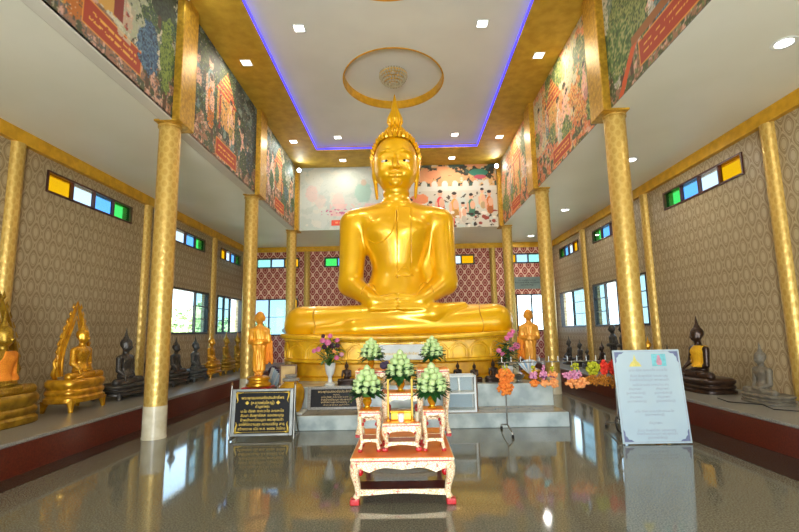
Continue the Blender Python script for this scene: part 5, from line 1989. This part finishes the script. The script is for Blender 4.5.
garland(1.70, 'large bunch of orange marigold garlands at the left end of the rack', [('string_flowers', 'lime', 16, 0, -.1, .05, .04, .08, .018), ('upper_flowers', 'marigold', 70, .0, -.2, .125, .08, .11, .03), ('lower_flowers', 'marigold', 60, -.01, -.38, .12, .08, .1, .03)], 1)
for x, s, lb in ((2.135, 1.0, 'leftmost of the three small pink and orange garlands'), (2.29, .95, 'middle of the three small pink and orange garlands'), (2.43, 1.08, 'rightmost of the three small pink and orange garlands')):
    parts = [('top_flowers', 'lime' if s != .95 else 'lilac', 10, 0, -.1, .03, .03, .05, .016), ('pink_flowers', 'lilac' if s < 1.05 else 'peach', 34, 0, -.2, .06 * s, .05, .055, .024), ('purple_band', 'purple', 22, 0, -.225, .068 * s, .06, .008, .013), ('orange_flowers', 'peach' if s != 1.0 else 'marigold', 30, .01 * s, -.32, .06 * s, .05, .055, .026)]
    garland(x, lb, parts, int(s * 100))
garland(2.73, 'cluster of lilac and orange garlands in the middle of the rack', [('green_flowers', 'lime', 26, .04, -.09, .06, .05, .08, .018), ('pink_flowers', 'lilac', 70, .0, -.2, .15, .08, .07, .024), ('purple_band', 'purple', 26, .0, -.2, .14, .08, .008, .011), ('orange_flowers', 'peach', 90, .06, -.32, .19, .09, .075, .026)], 5)
garland(3.05, 'lime yellow garland with amber beads next to the lilac cluster', [('yellow_flowers', 'lime', 70, 0, -.1, .1, .06, .11, .024), ('amber_beads', 'amber', 120, .02, -.28, .17, .07, .09, .016)], 6)
garland(3.22, 'scarlet garland with amber fringe left of the last one', [('red_flowers', 'scarlet', 50, 0, -.1, .06, .05, .11, .024), ('amber_beads', 'amber', 70, 0, -.29, .09, .06, .09, .016)], 7)
garland(3.36, 'scarlet garland at the right end of the rack beside the notice board', [('red_flowers', 'scarlet', 50, 0, -.1, .06, .05, .11, .024), ('amber_beads', 'amber', 80, 0, -.31, .08, .06, .11, .016)], 8)

# electric cable lying on the right ledge
tag(obj('cable', MB().tube([(5.3, 7.9, PLZ + .008), (5.2, 7.5, PLZ + .008), (5.5, 7.2, PLZ + .008), (5.35, 6.8, PLZ + .008), (5.7, 6.5, PLZ + .008), (6.2, 6.3, PLZ + .008), (6.3, 6.1, PLZ + .3), (6.36, 6.0, PLZ + .7)], .007, 6), 'black', None, smooth=True), 'black cable lying along the right ledge', 'cable')

# ------------------------------------------------------------------ outdoors
struct('ground', MB().box(-80, 80, -60, 110, -.6, -.25), 'ground', label='open ground outside the hall')


def tree(loc, h, r, seed, label):
    t = thing('tree', label, 'tree', loc, 0, 'trees outside the windows')
    rnd = random.Random(seed)
    obj('trunk', MB().tube([(0, 0, 0), (.1, .05, h * .3), (0, .1, h * .6)], [.22, .16, .1], 8), 'bark', t, smooth=True)
    mb = MB()
    blobs = [(Vector((rnd.uniform(-.7, .7) * r, rnd.uniform(-.7, .7) * r, h * rnd.uniform(.45, .9))), r * rnd.uniform(.35, .6)) for k in range(9)]
    for k in range(2600):
        c, rr = blobs[k % 9]
        u = Vector((rnd.gauss(0, 1), rnd.gauss(0, 1), rnd.gauss(0, 1))).normalized()
        p = c + u * rr * rnd.uniform(.7, 1.05)
        a = Vector((rnd.gauss(0, 1), rnd.gauss(0, 1), rnd.gauss(0, 1))).normalized() * .16
        b = u.cross(a).normalized() * .09
        mb.add([p - a, p + b, p + a, p - b], [(0, 1, 2, 3)])
    o = obj('foliage', mb, 'foliage', t)
    o['kind'] = 'stuff'
    mb2 = MB()
    for c, rr in blobs:
        mb2.ball(c, rr * .8, 2)
    o = obj('crown', mb2, 'foliage', t, smooth='all')


for i, (x, y, h, r, lb) in enumerate(((-15, 20, 4.4, 2.4, 'pale green tree outside the near left window, in its left half'), (-15.5, 26, 3.6, 2.2, 'low pale green tree outside the near left window, right of the taller one'), (-15, 31.5, 3.6, 2.2, 'pale green tree outside the far left window, left of the lower bush'), (-12.5, 36.5, 3.2, 1.9, 'low bush outside the far left window'))):
    tree((x, y, -.25), h, r, 40 + i, lb)
